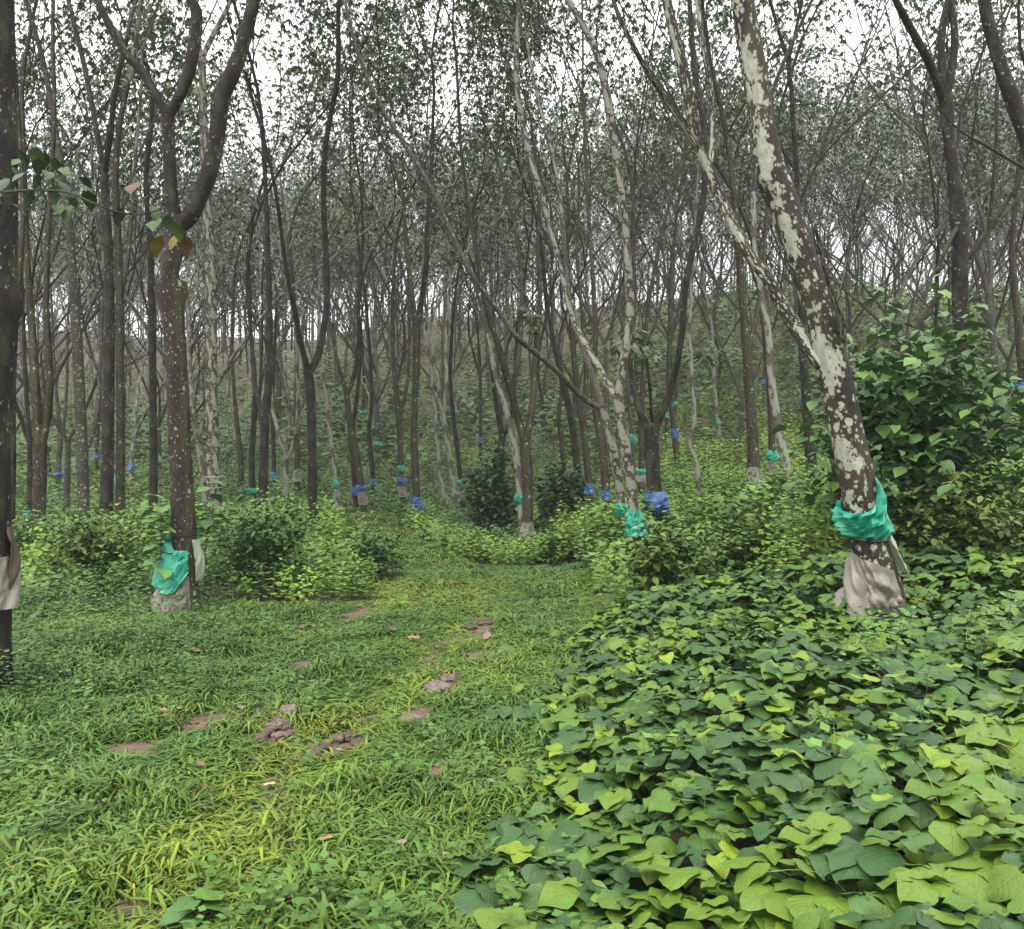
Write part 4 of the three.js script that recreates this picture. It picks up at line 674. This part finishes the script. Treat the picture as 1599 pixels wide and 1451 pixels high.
{ // the great tree on the right
  const t = trees.great, d = t.d, y = py => yOf(1350, py, d);
  sheet('rain_guard', 'large crumpled green guard gathered round the great leaning trunk', 'plastic guard', null, t, 'green', { n: 34, m: 9, flat: true, seed: 4, crease: 0.75, y: (a, v) => lerp(y(840), y(796) + (y(742) - y(796)) * bump(a, 32, 34) + (y(780) - y(796)) * bump(a, 195, 26) - 0.02 * bump(a, 120, 30), v), r: (a, v) => 1.0 + (v < 0.06 ? 0 : 1) * (0.45 * Math.sin(Math.PI * Math.min(1, v * 0.6 + 0.12)) + 0.1 * bump(a, 180, 50)) });
  sheet('plastic_skirt', 'long cloudy skirt flaring over the foot of the great trunk', 'plastic skirt', null, t, 'white', { from: 55, to: 205, n: 64, m: 24, seed: 8, crease: 0.65, y: (a, v) => lerp(y(960), y(858) - (y(858) - y(888)) * (1 - (a - 55) / 150), v), r: (a, v) => 1.03 + (1 - v) * (0.3 + 1.15 * sstep(80, 190, a)) + 0.1 * Math.sin(a * 0.21) * (1 - v) });
  sheet('plastic_strip', 'narrow pale strip hanging down the right of the great trunk', 'plastic strip', null, t, 'pale', { from: -30, to: 30, n: 12, m: 16, seed: 5, crease: 0.2, y: (a, v) => lerp(y(895), y(800), v), r: (a, v) => 1.1 + 0.45 * (1 - v) });
  const g = new Geo(), P = []; for (let k = 0; k <= 40; k++) { const a = k / 40 * 6.283, q = t.axis(y(842)); P.push(V(q.c.x + Math.cos(a) * q.r * 1.05, q.c.y + 0.004 * Math.sin(a * 3), q.c.z + Math.sin(a) * q.r * 1.05)); }
  g.tube(P, P.map(() => 0.008), 6); const m = new THREE.MeshStandardMaterial({ roughness: 0.4 }); m.color.setRGB(0.012, 0.011, 0.01);
  const o = part('tar_band', g.build(), m, scene); o.name = numbered('tar_band'); o.userData = { label: 'black tar seal under the crumpled green guard', category: 'band' };
}
{ // the forked tree on the left
  const t = trees.fork, d = t.d, y = py => yOf(290, py, d);
  sheet('rain_guard', 'large green guard hanging open from the forked trunk on the left', 'plastic guard', null, t, 'green', { from: 62, to: 235, n: 26, m: 10, seed: 14, crease: 0.35, flat: true, y: (a, v) => lerp(y(890) + (y(922) - y(890)) * bump(a, 115, 34) + (y(905) - y(890)) * bump(a, 170, 30), y(858) + (y(826) - y(858)) * sstep(120, 175, a), v), r: (a, v) => 1.08 + 1.5 * Math.pow(1 - v, 0.7) * sstep(66, 150, a) + 0.22 * (1 - v) });
  sheet('plastic_skirt', 'grey-white skirt below the hanging green guard on the left', 'plastic skirt', null, t, 'white', { from: 60, to: 200, n: 44, m: 18, seed: 16, crease: 0.4, y: (a, v) => lerp(y(932) + (y(962) - y(932)) * bump(a, 105, 40), y(898), v), r: (a, v) => 1.08 + (0.35 + 1.35 * (1 - v)) * sstep(62, 140, a) });
  sheet('plastic_strip', 'pale strip hanging on the right of the forked trunk', 'plastic strip', null, t, 'pale', { from: -25, to: 40, n: 12, m: 14, seed: 5, crease: 0.2, y: (a, v) => lerp(y(905), y(842), v), r: (a, v) => 1.12 + 0.4 * Math.sin(Math.PI * (1 - v) * 0.8) });
  const g = new Geo(), P = [], Q = [], m = new THREE.MeshStandardMaterial({ roughness: 0.35 }); m.color.setRGB(0.01, 0.009, 0.008);
  for (let k = 0; k <= 4; k++) { const q = t.axis(lerp(y(836), y(828), k / 4)); P.push(q.c.clone()); Q.push(q.r * 1.09); }
  g.tube(P, Q, 24, { lump: 0.02 }); const o = part('tar_band', g.build(), m, scene); o.name = numbered('tar_band'); o.userData = { label: 'black tar band on the forked trunk above the green guard', category: 'band' };
}
{ // the trunk at the left edge
  const t = trees.edge, d = t.d, y = py => yOf(0, py, d);
  sheet('plastic_skirt', 'white skirt hanging from the trunk at the left edge', 'plastic skirt', null, t, 'white', { from: -60, to: 70, n: 24, m: 16, seed: 18, crease: 0.3, y: (a, v) => lerp(y(948) + 0.05 * bump(a, -20, 20), y(868), v), r: (a, v) => 1.06 + 0.5 * (1 - v) });
  sheet('bark_flap', 'loose flap of buff bark on the trunk at the left edge', 'bark', null, t, 'white', { from: -22, to: 22, n: 8, m: 12, seed: 3, crease: 0.5, y: (a, v) => lerp(y(925), y(822), v), r: (a, v) => 1.1 + 0.32 * Math.sin(Math.PI * (1 - v) * 0.75) });
  scene.children[scene.children.length - 1].material = new THREE.MeshStandardMaterial({ color: 0x3c3022, roughness: 0.85, side: THREE.DoubleSide });
}
// smaller guards: tree, colour, row of the top and of the bottom, shape: cone (widest below), cup (widest above) or bag (widest in the middle), flare
const shapes = { cone: (f) => (a, v) => 1.02 + f * (1 - v), cup: (f) => (a, v) => 1.02 + f * Math.pow(v, 0.7), bag: (f) => (a, v) => 1.02 + f * Math.sin(Math.PI * (0.1 + 0.85 * v)) };
function guard(key, px, color, top, bottom, shape, flare, label, group) {
  const t = trees[key], a = yOf(px, top, t.d), b = yOf(px, bottom, t.d), k = usedNames.size * 3 + top, skirt = color === 'white';
  return sheet(skirt ? 'plastic_skirt' : 'rain_guard', label, skirt ? 'plastic skirt' : 'plastic guard', group, t, color, { n: 20, m: 7, flat: true, seed: k % 37, crease: 0.65, y: (q, v) => lerp(b, a + (a - b) * 0.22 * (noise(Math.cos(q / 57.3) * 1.5 + k, Math.sin(q / 57.3) * 1.5) - 0.5), v), r: shapes[shape](flare) });
}
guard('greencone', 985, 'green', 795, 836, 'cone', 1.15, 'wide green cone-shaped guard on the white-flecked trunk');
guard('lean', 1000, 'green', 786, 806, 'bag', 0.7, 'small green guard beside the wide green cone');
guard('stout', 1022, 'blue', 768, 802, 'bag', 0.75, 'crumpled blue guard round the stout forked stem');
guard('bend', 651, 'blue', 775, 794, 'cone', 0.75, 'blue cone guard beside the track bend'); guard('bend', 650, 'white', 793, 812, 'cone', 0.9, 'white skirt under the blue cone beside the track bend');
guard('centre', 823, 'white', 815, 852, 'cone', 0.75, 'bulging white skirt on the forked brown tree in the middle');
guard('centreleft', 810, 'green', 772, 785, 'bag', 0.9, 'small green guard left of the forked brown tree in the middle');
guard('bluepost', 1268, 'blue', 747, 776, 'cone', 0.4, 'bright blue guard left of the great leaning trunk');
guard('slant', 1232, 'green', 764, 778, 'bag', 1.2, 'faded green guard at the foot of the slanting pale trunk');
guard('rust', 1178, 'white', 730, 756, 'cone', 0.45, 'cream skirt on the straight rusty trunk');
guard('clover2', 718, 'green', 748, 760, 'bag', 0.9, 'green guard over a narrow white skirt left of the dark bushes'); guard('clover2', 720, 'white', 759, 780, 'cone', 0.7, 'narrow white skirt under the green guard left of the dark bushes');
guard('twin', 626, 'blue', 745, 758, 'bag', 1.0, 'blue guard with a green one above it'); guard('twin', 626, 'white', 758, 776, 'cone', 0.7, 'white skirt under the paired green and blue guards'); guard('twin', 624, 'green', 727, 737, 'bag', 0.5, 'green guard directly above a blue one');
guard('pairfront', 562, 'blue', 757, 768, 'bag', 0.45, 'blue guard on the front trunk of the leaning pair'); guard('pairfront', 564, 'white', 766, 788, 'cone', 0.5, 'white skirt on the front trunk of the leaning pair'); guard('pairback', 555, 'blue', 760, 774, 'cone', 0.5, 'pale blue guard on the rear trunk of the leaning pair');
guard('post522', 523, 'green', 751, 763, 'bag', 0.9, 'green guard on the thin pale tree left of the pair'); guard('post522', 524, 'white', 763, 777, 'cone', 0.6, 'small white skirt on the thin pale tree left of the pair');
guard('wishbone', 448, 'green', 793, 808, 'cup', 1.3, 'shredded green guard at the foot of the wishbone tree');
guard('stage', 488, 'white', 822, 846, 'cone', 0.7, 'dirty white skirt on the black-based trunk');
guard('sky3', 428, 'blue', 736, 748, 'cone', 1.0, 'far blue guard behind the wishbone tree'); guard('sky4', 464, 'white', 733, 752, 'cone', 0.6, 'pale skirt on the reddish tree behind the wishbone tree');
guard('nook', 583, 'blue', 747, 757, 'cone', 0.9, 'low blue guard on the slim dark tree right of the pair');
guard('behind', 948, 'blue', 766, 780, 'cone', 0.3, 'blue guard half hidden behind the cream-blotched trunk');
guard('skirted', 1002, 'green', 732, 741, 'bag', 0.8, 'green cap over a round white skirt'); guard('skirted', 1002, 'white', 741, 760, 'bag', 1.0, 'round white skirt under the green cap');
guard('lantern', 987, 'green', 678, 692, 'bag', 0.9, 'round green guard on the slope above the green cap');
guard('hillblue', 1052, 'blue', 669, 684, 'cone', 0.5, 'blue guard on the slope right of the stout stem');
guard('gate', 1262, 'green', 617, 630, 'bag', 0.9, 'green guard high on the slope beside the great trunk'); guard('far1', 1120, 'green', 653, 662, 'cone', 0.8, 'tiny green guard on the slope right of the stout stem');
guard('leftgreen', 46, 'green', 797, 810, 'bag', 0.5, 'green guard near the left edge'); guard('leftblue', 91, 'blue', 737, 745, 'bag', 0.7, 'tiny blue guard far back on the left');
guard('white', 335, 'white', 822, 850, 'cone', 0.5, 'tattered white skirt on the wire-ringed trunk');
guard('sky1', 394, 'green', 762, 771, 'bag', 0.6, 'right one of two low green guards behind the wire-ringed trunk'); guard('sky2', 376, 'green', 764, 772, 'bag', 0.6, 'left one of two low green guards behind the wire-ringed trunk');
guard('far2', 711, 'green', 640, 649, 'bag', 0.8, 'tiny green guard on the rise at the back'); guard('rightblue', 1597, 'blue', 598, 612, 'bag', 0.5, 'blue guard at the right edge of the picture');
guard('u', 60, 'white', 818, 840, 'cone', 0.3, 'white skirt on the two-stemmed tree near the left edge');
{ // a blue and a green guard on the slim post between slant and rust
  const t = tracedTree('post1206', 'short slim trunk with a green guard between the rusty and slanting trunks', 18.5, 'brown', [[[1206, 755, 11], [1206, 725, 11], [1205, 690, 10], [1203, 640, 9], [1198, 570, 8], [1188, 470, 7]]]);
  guard('post1206', 1206, 'green', 703, 721, 'bag', 0.6, 'green guard between the rusty and slanting trunks'); guard('post1206', 1206, 'white', 720, 742, 'cone', 0.5, 'white skirt between the rusty and slanting trunks');
  tracedTree('post920', 'slim trunk with a pale blue guard right of the dark bushes', 18.5, 'brown', [[[921, 785, 11], [920, 755, 10], [917, 720, 9], [912, 660, 8], [915, 580, 7], [908, 480, 6]]]);
  guard('post920', 920, 'blue', 754, 772, 'cone', 0.5, 'pale blue guard right of the dark bushes');
}
for (const [g, P, q] of standGuards) {                                // small guards low on the slender trunks behind
  g.updateMatrixWorld(true);
  const path = P.path.map(([p, r]) => [p.clone().applyMatrix4(g.matrixWorld), r * g.scale.y]), axis = y => { for (let k = 1; k < path.length; k++) if (path[k][0].y >= y) { const f = clamp((y - path[k - 1][0].y) / (path[k][0].y - path[k - 1][0].y)); return { c: path[k - 1][0].clone().lerp(path[k][0], f), r: lerp(path[k - 1][1], path[k][1], f) }; } return { c: path[path.length - 1][0], r: path[path.length - 1][1] }; };
  const b = g.position.y + 0.75 + 0.35 * q, color = q < 0.6 ? 'green' : 'blue', side = g.position.x < 0 ? 'left' : 'right';
  sheet('rain_guard', `small ${color} guard on a slender trunk far back on the ${side} side`, 'plastic guard', `small ${color} guards in the middle rows, ${side}`, { axis }, color, { n: 14, m: 5, flat: true, seed: Math.floor(q * 50), crease: 0.5, y: (a, v) => lerp(b, b + 0.24, v), r: shapes[q < 0.3 ? 'bag' : 'cone'](0.8) });
}
{ // white wires on the pale trunk
  const t = trees.white, m = new THREE.MeshStandardMaterial({ color: 0x9a9d98, roughness: 0.5 });
  for (const py of [744, 752, 761]) {
    const q = t.axis(yOf(335, py, t.d)), g = new THREE.TorusGeometry(q.r * 1.08, 0.004, 6, 28), o = new THREE.Mesh(g, m);
    o.rotation.x = Math.PI / 2 + 0.06; o.position.copy(q.c); o.name = numbered('wire_ring'); o.userData = { label: { 744: 'topmost white wire ring on the pale trunk', 752: 'middle white wire ring on the pale trunk', 761: 'lowest white wire ring on the pale trunk' }[py], category: 'wire' }; o.castShadow = o.receiveShadow = true; scene.add(o);
  }
}

// ---------------------------------------------------------------- stones, fallen leaves, single plants
{
  const R = rng(8), forms = [];
  for (let k = 0; k < 4; k++) { const g = new THREE.IcosahedronGeometry(1, 2), P = g.attributes.position, v = V(); for (let i = 0; i < P.count; i++) { v.fromBufferAttribute(P, i); const a = Math.round(v.x * 1e3), f = 1 + 0.5 * (fbm(v.x * 1.4 + k * 7 + v.z, v.y * 1.4 + v.z * 1.1 + 20, 3) - 0.5), q = 0.8 / Math.max(Math.abs(v.x), Math.abs(v.y) * 1.1, Math.abs(v.z)); v.multiplyScalar(f * Math.min(1, q)); P.setXYZ(i, v.x, v.y, v.z); } g.computeVertexNormals(); forms.push(g); }
  const grain = texture(128, 128, (u, v) => { const k = 0.7 + 0.7 * (fbm(u * 8, v * 8, 4, 8, 8, 2) - 0.5); return [k, k * 0.97, k * 0.94]; });
  const mats = [[0.11, 0.072, 0.058], [0.085, 0.048, 0.036], [0.13, 0.1, 0.085], [0.055, 0.03, 0.022]].map(c => { const m = new THREE.MeshStandardMaterial({ map: grain, roughness: 0.65, bumpMap: grain, bumpScale: 0.02 }); m.color.setRGB(...c); return m; });
  const stone = (px, py, w, h, lift, mat, label, group) => {
    const d = EYE * F / (py - HORIZON), c = at(px, py, d), s = w / 2 / F * d, o = new THREE.Mesh(forms[Math.floor(R() * 4)], mats[mat]); o.scale.set(s * 1.25, Math.max(0.025, h / 2 / F * d * 1.5), s * (0.9 + 0.4 * R()));
    o.position.set(c.x, terrain(c.x, c.z) + o.scale.y * 0.45 + lift, c.z); o.rotation.y = R() * 6.283; o.rotation.x = (R() - 0.5) * 0.3; o.name = numbered('stone'); o.userData = { label, category: 'stone' }; if (group) o.userData.group = group; o.castShadow = o.receiveShadow = true; scene.add(o);
  };
  heap.forEach(([x, y, w, h, m], k) => stone(x, y, w, h, 0, m, k === 0 ? 'largest flat grey-brown stone on top of the small heap' : 'reddish brown stone in the small heap on the track', 'stones heaped on the track'));
  for (const [x, y, w, h, m] of clods) stone(x, y, w, h, 0, m, 'dark red clod in the ragged row right of the heap', 'clods right of the heap');
  const flatLabels = ['largest flat stone bedded in the wheel rut', 'flat stone just behind the largest one in the rut', 'small stone left of the largest one in the rut', 'flat pale stone between the clods and the rut', 'pale stone at the right rim of the rut', 'dark stone at the far end of the rut', 'dark stone left of the one at the far rut end', 'small brown stone above the flat ones in the rut', 'grey stone below the small heap', 'small stone in the bare soil left of the heap'];
  flat.forEach(([x, y, w, h, m], k) => stone(x, y, w, h, 0, m, flatLabels[k]));
}
{
  const R = rng(15), g = leafGeometry(oval, { seed: 41, rows: 5, cols: 4, droop: -0.25, fold: 0.5, wave: 0.08 }), mats = [[0.2, 0.12, 0.05], [0.1, 0.055, 0.03], [0.28, 0.22, 0.12], [0.14, 0.1, 0.08]].map(c => { const m = new THREE.MeshStandardMaterial({ map: leafSkin, roughness: 0.7, side: THREE.DoubleSide }); m.color.setRGB(...c); return m; });
  [[680, 1235, 34, 1], [712, 1214, 18, 3], [776, 1242, 20, 3], [612, 1345, 22, 3], [690, 1370, 26, 0], [535, 1180, 14, 2], [205, 1222, 16, 2], [425, 1442, 40, 3], [500, 1335, 18, 0], [770, 1040, 14, 1], [560, 1255, 14, 0], [320, 1250, 14, 1], [640, 945, 10, 0], [752, 1300, 14, 2], ...Array.from({ length: 26 }, () => { const y = 960 + 460 * R(); return [120 + 700 * R() * (1 - 0.3 * (1440 - y) / 480) + 0.35 * (1440 - y), y, 10 + 10 * R(), Math.floor(4 * R())]; })].forEach(([x, y, w, m]) => {
    const d = EYE * F / (y - HORIZON), c = at(x, y, d), o = new THREE.Mesh(g, mats[m]), s = w / F * d; o.scale.set(s * 1.1, s * 0.8, s * 1.1); o.position.set(c.x, terrain(c.x, c.z) + 0.05, c.z); o.rotation.set((R() - 0.5) * 0.4, R() * 6.283, (R() - 0.5) * 0.5);
    o.name = numbered('fallen_leaf'); o.userData = { label: 'dry brown leaf fallen on the grass of the track', category: 'leaf', group: 'dry leaves fallen on the track' }; o.castShadow = o.receiveShadow = true; scene.add(o);
  });
}
// a plant of a few large leaves on a stem
function leafPlant(name, label, base, height, leaves, leaf, color, seed, form = 1, lean = V(0, 0, 0)) {
  const R = rng(seed * 13), t = thing(name, label, 'plant', null, base), s = new Geo(), top = V(lean.x, height, lean.z), mid = V(lean.x * 0.3, height * 0.55, lean.z * 0.3), mats = [vineLeaf(...color), vineLeaf(color[0] * 1.5, color[1] * 1.35, color[2])];
  s.tube([V(0, -0.06, 0), mid, top], [0.008, 0.006, 0.003], 5); part('stem', s.build(), stemMaterial, t);
  for (let k = 0; k < leaves; k++) { const f = 0.35 + 0.65 * (k + 1) / leaves, p = f < 0.55 ? mid.clone().multiplyScalar(f / 0.55) : mid.clone().lerp(top, (f - 0.55) / 0.45), m = part('leaf', SHRUB_LEAVES[form], mats[R() < 0.35 ? 1 : 0], t); m.position.copy(p); m.rotation.set(-0.35 + 0.5 * R(), k * 2.4 + R(), (R() - 0.5) * 0.5, 'YXZ'); m.scale.setScalar(leaf * (0.75 + 0.5 * R())); }
  return t;
}
const foot = (px, py, d) => { const c = at(px, py, d); return V(c.x, terrain(c.x, c.z), c.z); };
leafPlant('weed_plant', 'broad-leaved seedling in the grass at the bottom edge', foot(305, 1440, 3.15), 0.1, 7, 0.12, [0.06, 0.14, 0.03], 1);
leafPlant('weed_plant', 'second seedling low in the grass at the bottom edge', foot(560, 1420, 3.2), 0.07, 6, 0.09, [0.065, 0.14, 0.04], 2);
leafPlant('sapling', 'bright drooping-leaved sapling left of the large forked trunk', foot(252, 940, 9.2), 1.12, 16, 0.24, [0.085, 0.19, 0.045], 3, 0);
leafPlant('sapling', 'dark-stemmed sapling right of the large forked trunk', foot(318, 940, 10), 1.25, 12, 0.16, [0.06, 0.13, 0.045], 4, 1, V(0.1, 0, 0));
leafPlant('weed_plant', 'tall thin weed beside the trunk at the left edge', foot(62, 1010, 7.6), 0.55, 12, 0.1, [0.05, 0.1, 0.035], 5, 0, V(0.1, 0, 0));
leafPlant('weed_plant', 'single weed standing right of the wishbone tree', foot(418, 860, 14), 0.85, 14, 0.1, [0.05, 0.11, 0.035], 6, 0);
// the low twig of the tree at the left edge
{
  const t = trees.edge.group, o = t.position, R = rng(19), m = [vineLeaf(0.024, 0.05, 0.018), vineLeaf(0.045, 0.085, 0.018), vineLeaf(0.14, 0.11, 0.015), vineLeaf(0.08, 0.038, 0.015)];
  const g = new Geo(o), main = [[8, 300, 6.0], [60, 297, 5.4], [110, 302, 5.0], [165, 325, 4.8], [210, 335, 4.7], [262, 325, 4.6]].map(q => at(...q)), [P, Q] = smoothPath(main, [0.012, 0.008, 0.006, 0.005, 0.004, 0.002], 4); g.tube(P, Q, 6); const twig = part('twig', g.build(), BARK.dark, t);
  const spots = [[28, 236, 0], [55, 232, 1], [60, 250, 0], [85, 250, 1], [75, 268, 1], [42, 270, 0], [95, 285, 0], [120, 290, 0], [110, 268, 0], [135, 300, 0], [88, 320, 1], [105, 322, 1], [70, 335, 0], [15, 318, 0], [190, 328, 0], [210, 288, 3], [238, 322, 1], [242, 345, 1], [250, 372, 2], [272, 350, 1], [282, 365, 2], [292, 372, 3], [262, 338, 0], [20, 262, 0], [52, 300, 0], [68, 240, 0], [98, 262, 1], [125, 278, 0], [62, 275, 0], [80, 295, 0], [112, 310, 1], [140, 285, 0], [35, 250, 1], [10, 280, 0]];
  for (const [x, y, k] of spots) { const l = part('leaf', SHRUB_LEAVES[1], m[k], twig), p = at(x, y, lerp(5.6, 4.6, x / 280) + (R() - 0.5) * 0.3); l.position.copy(p).sub(o); l.rotation.set(0.3 + 0.7 * R(), R() * 6.283, (R() - 0.5) * 0.8, 'YXZ'); l.scale.setScalar(0.088 * (0.7 + 0.5 * R())); }
}
{ // bare twig reaching in at the upper right
  const t = trees.corner.group, o = t.position, g = new Geo(o), main = [[1640, 285, 8.6], [1599, 262, 8.2], [1540, 228, 7.8], [1490, 196, 7.5], [1430, 120, 7.4]].map(q => at(...q)), [P, Q] = smoothPath(main, [0.02, 0.014, 0.01, 0.006, 0.003], 4); g.tube(P, Q, 6); part('twig', g.build(), BARK.dark, t);
}
console.log('all built');
renderer.render(scene, camera);
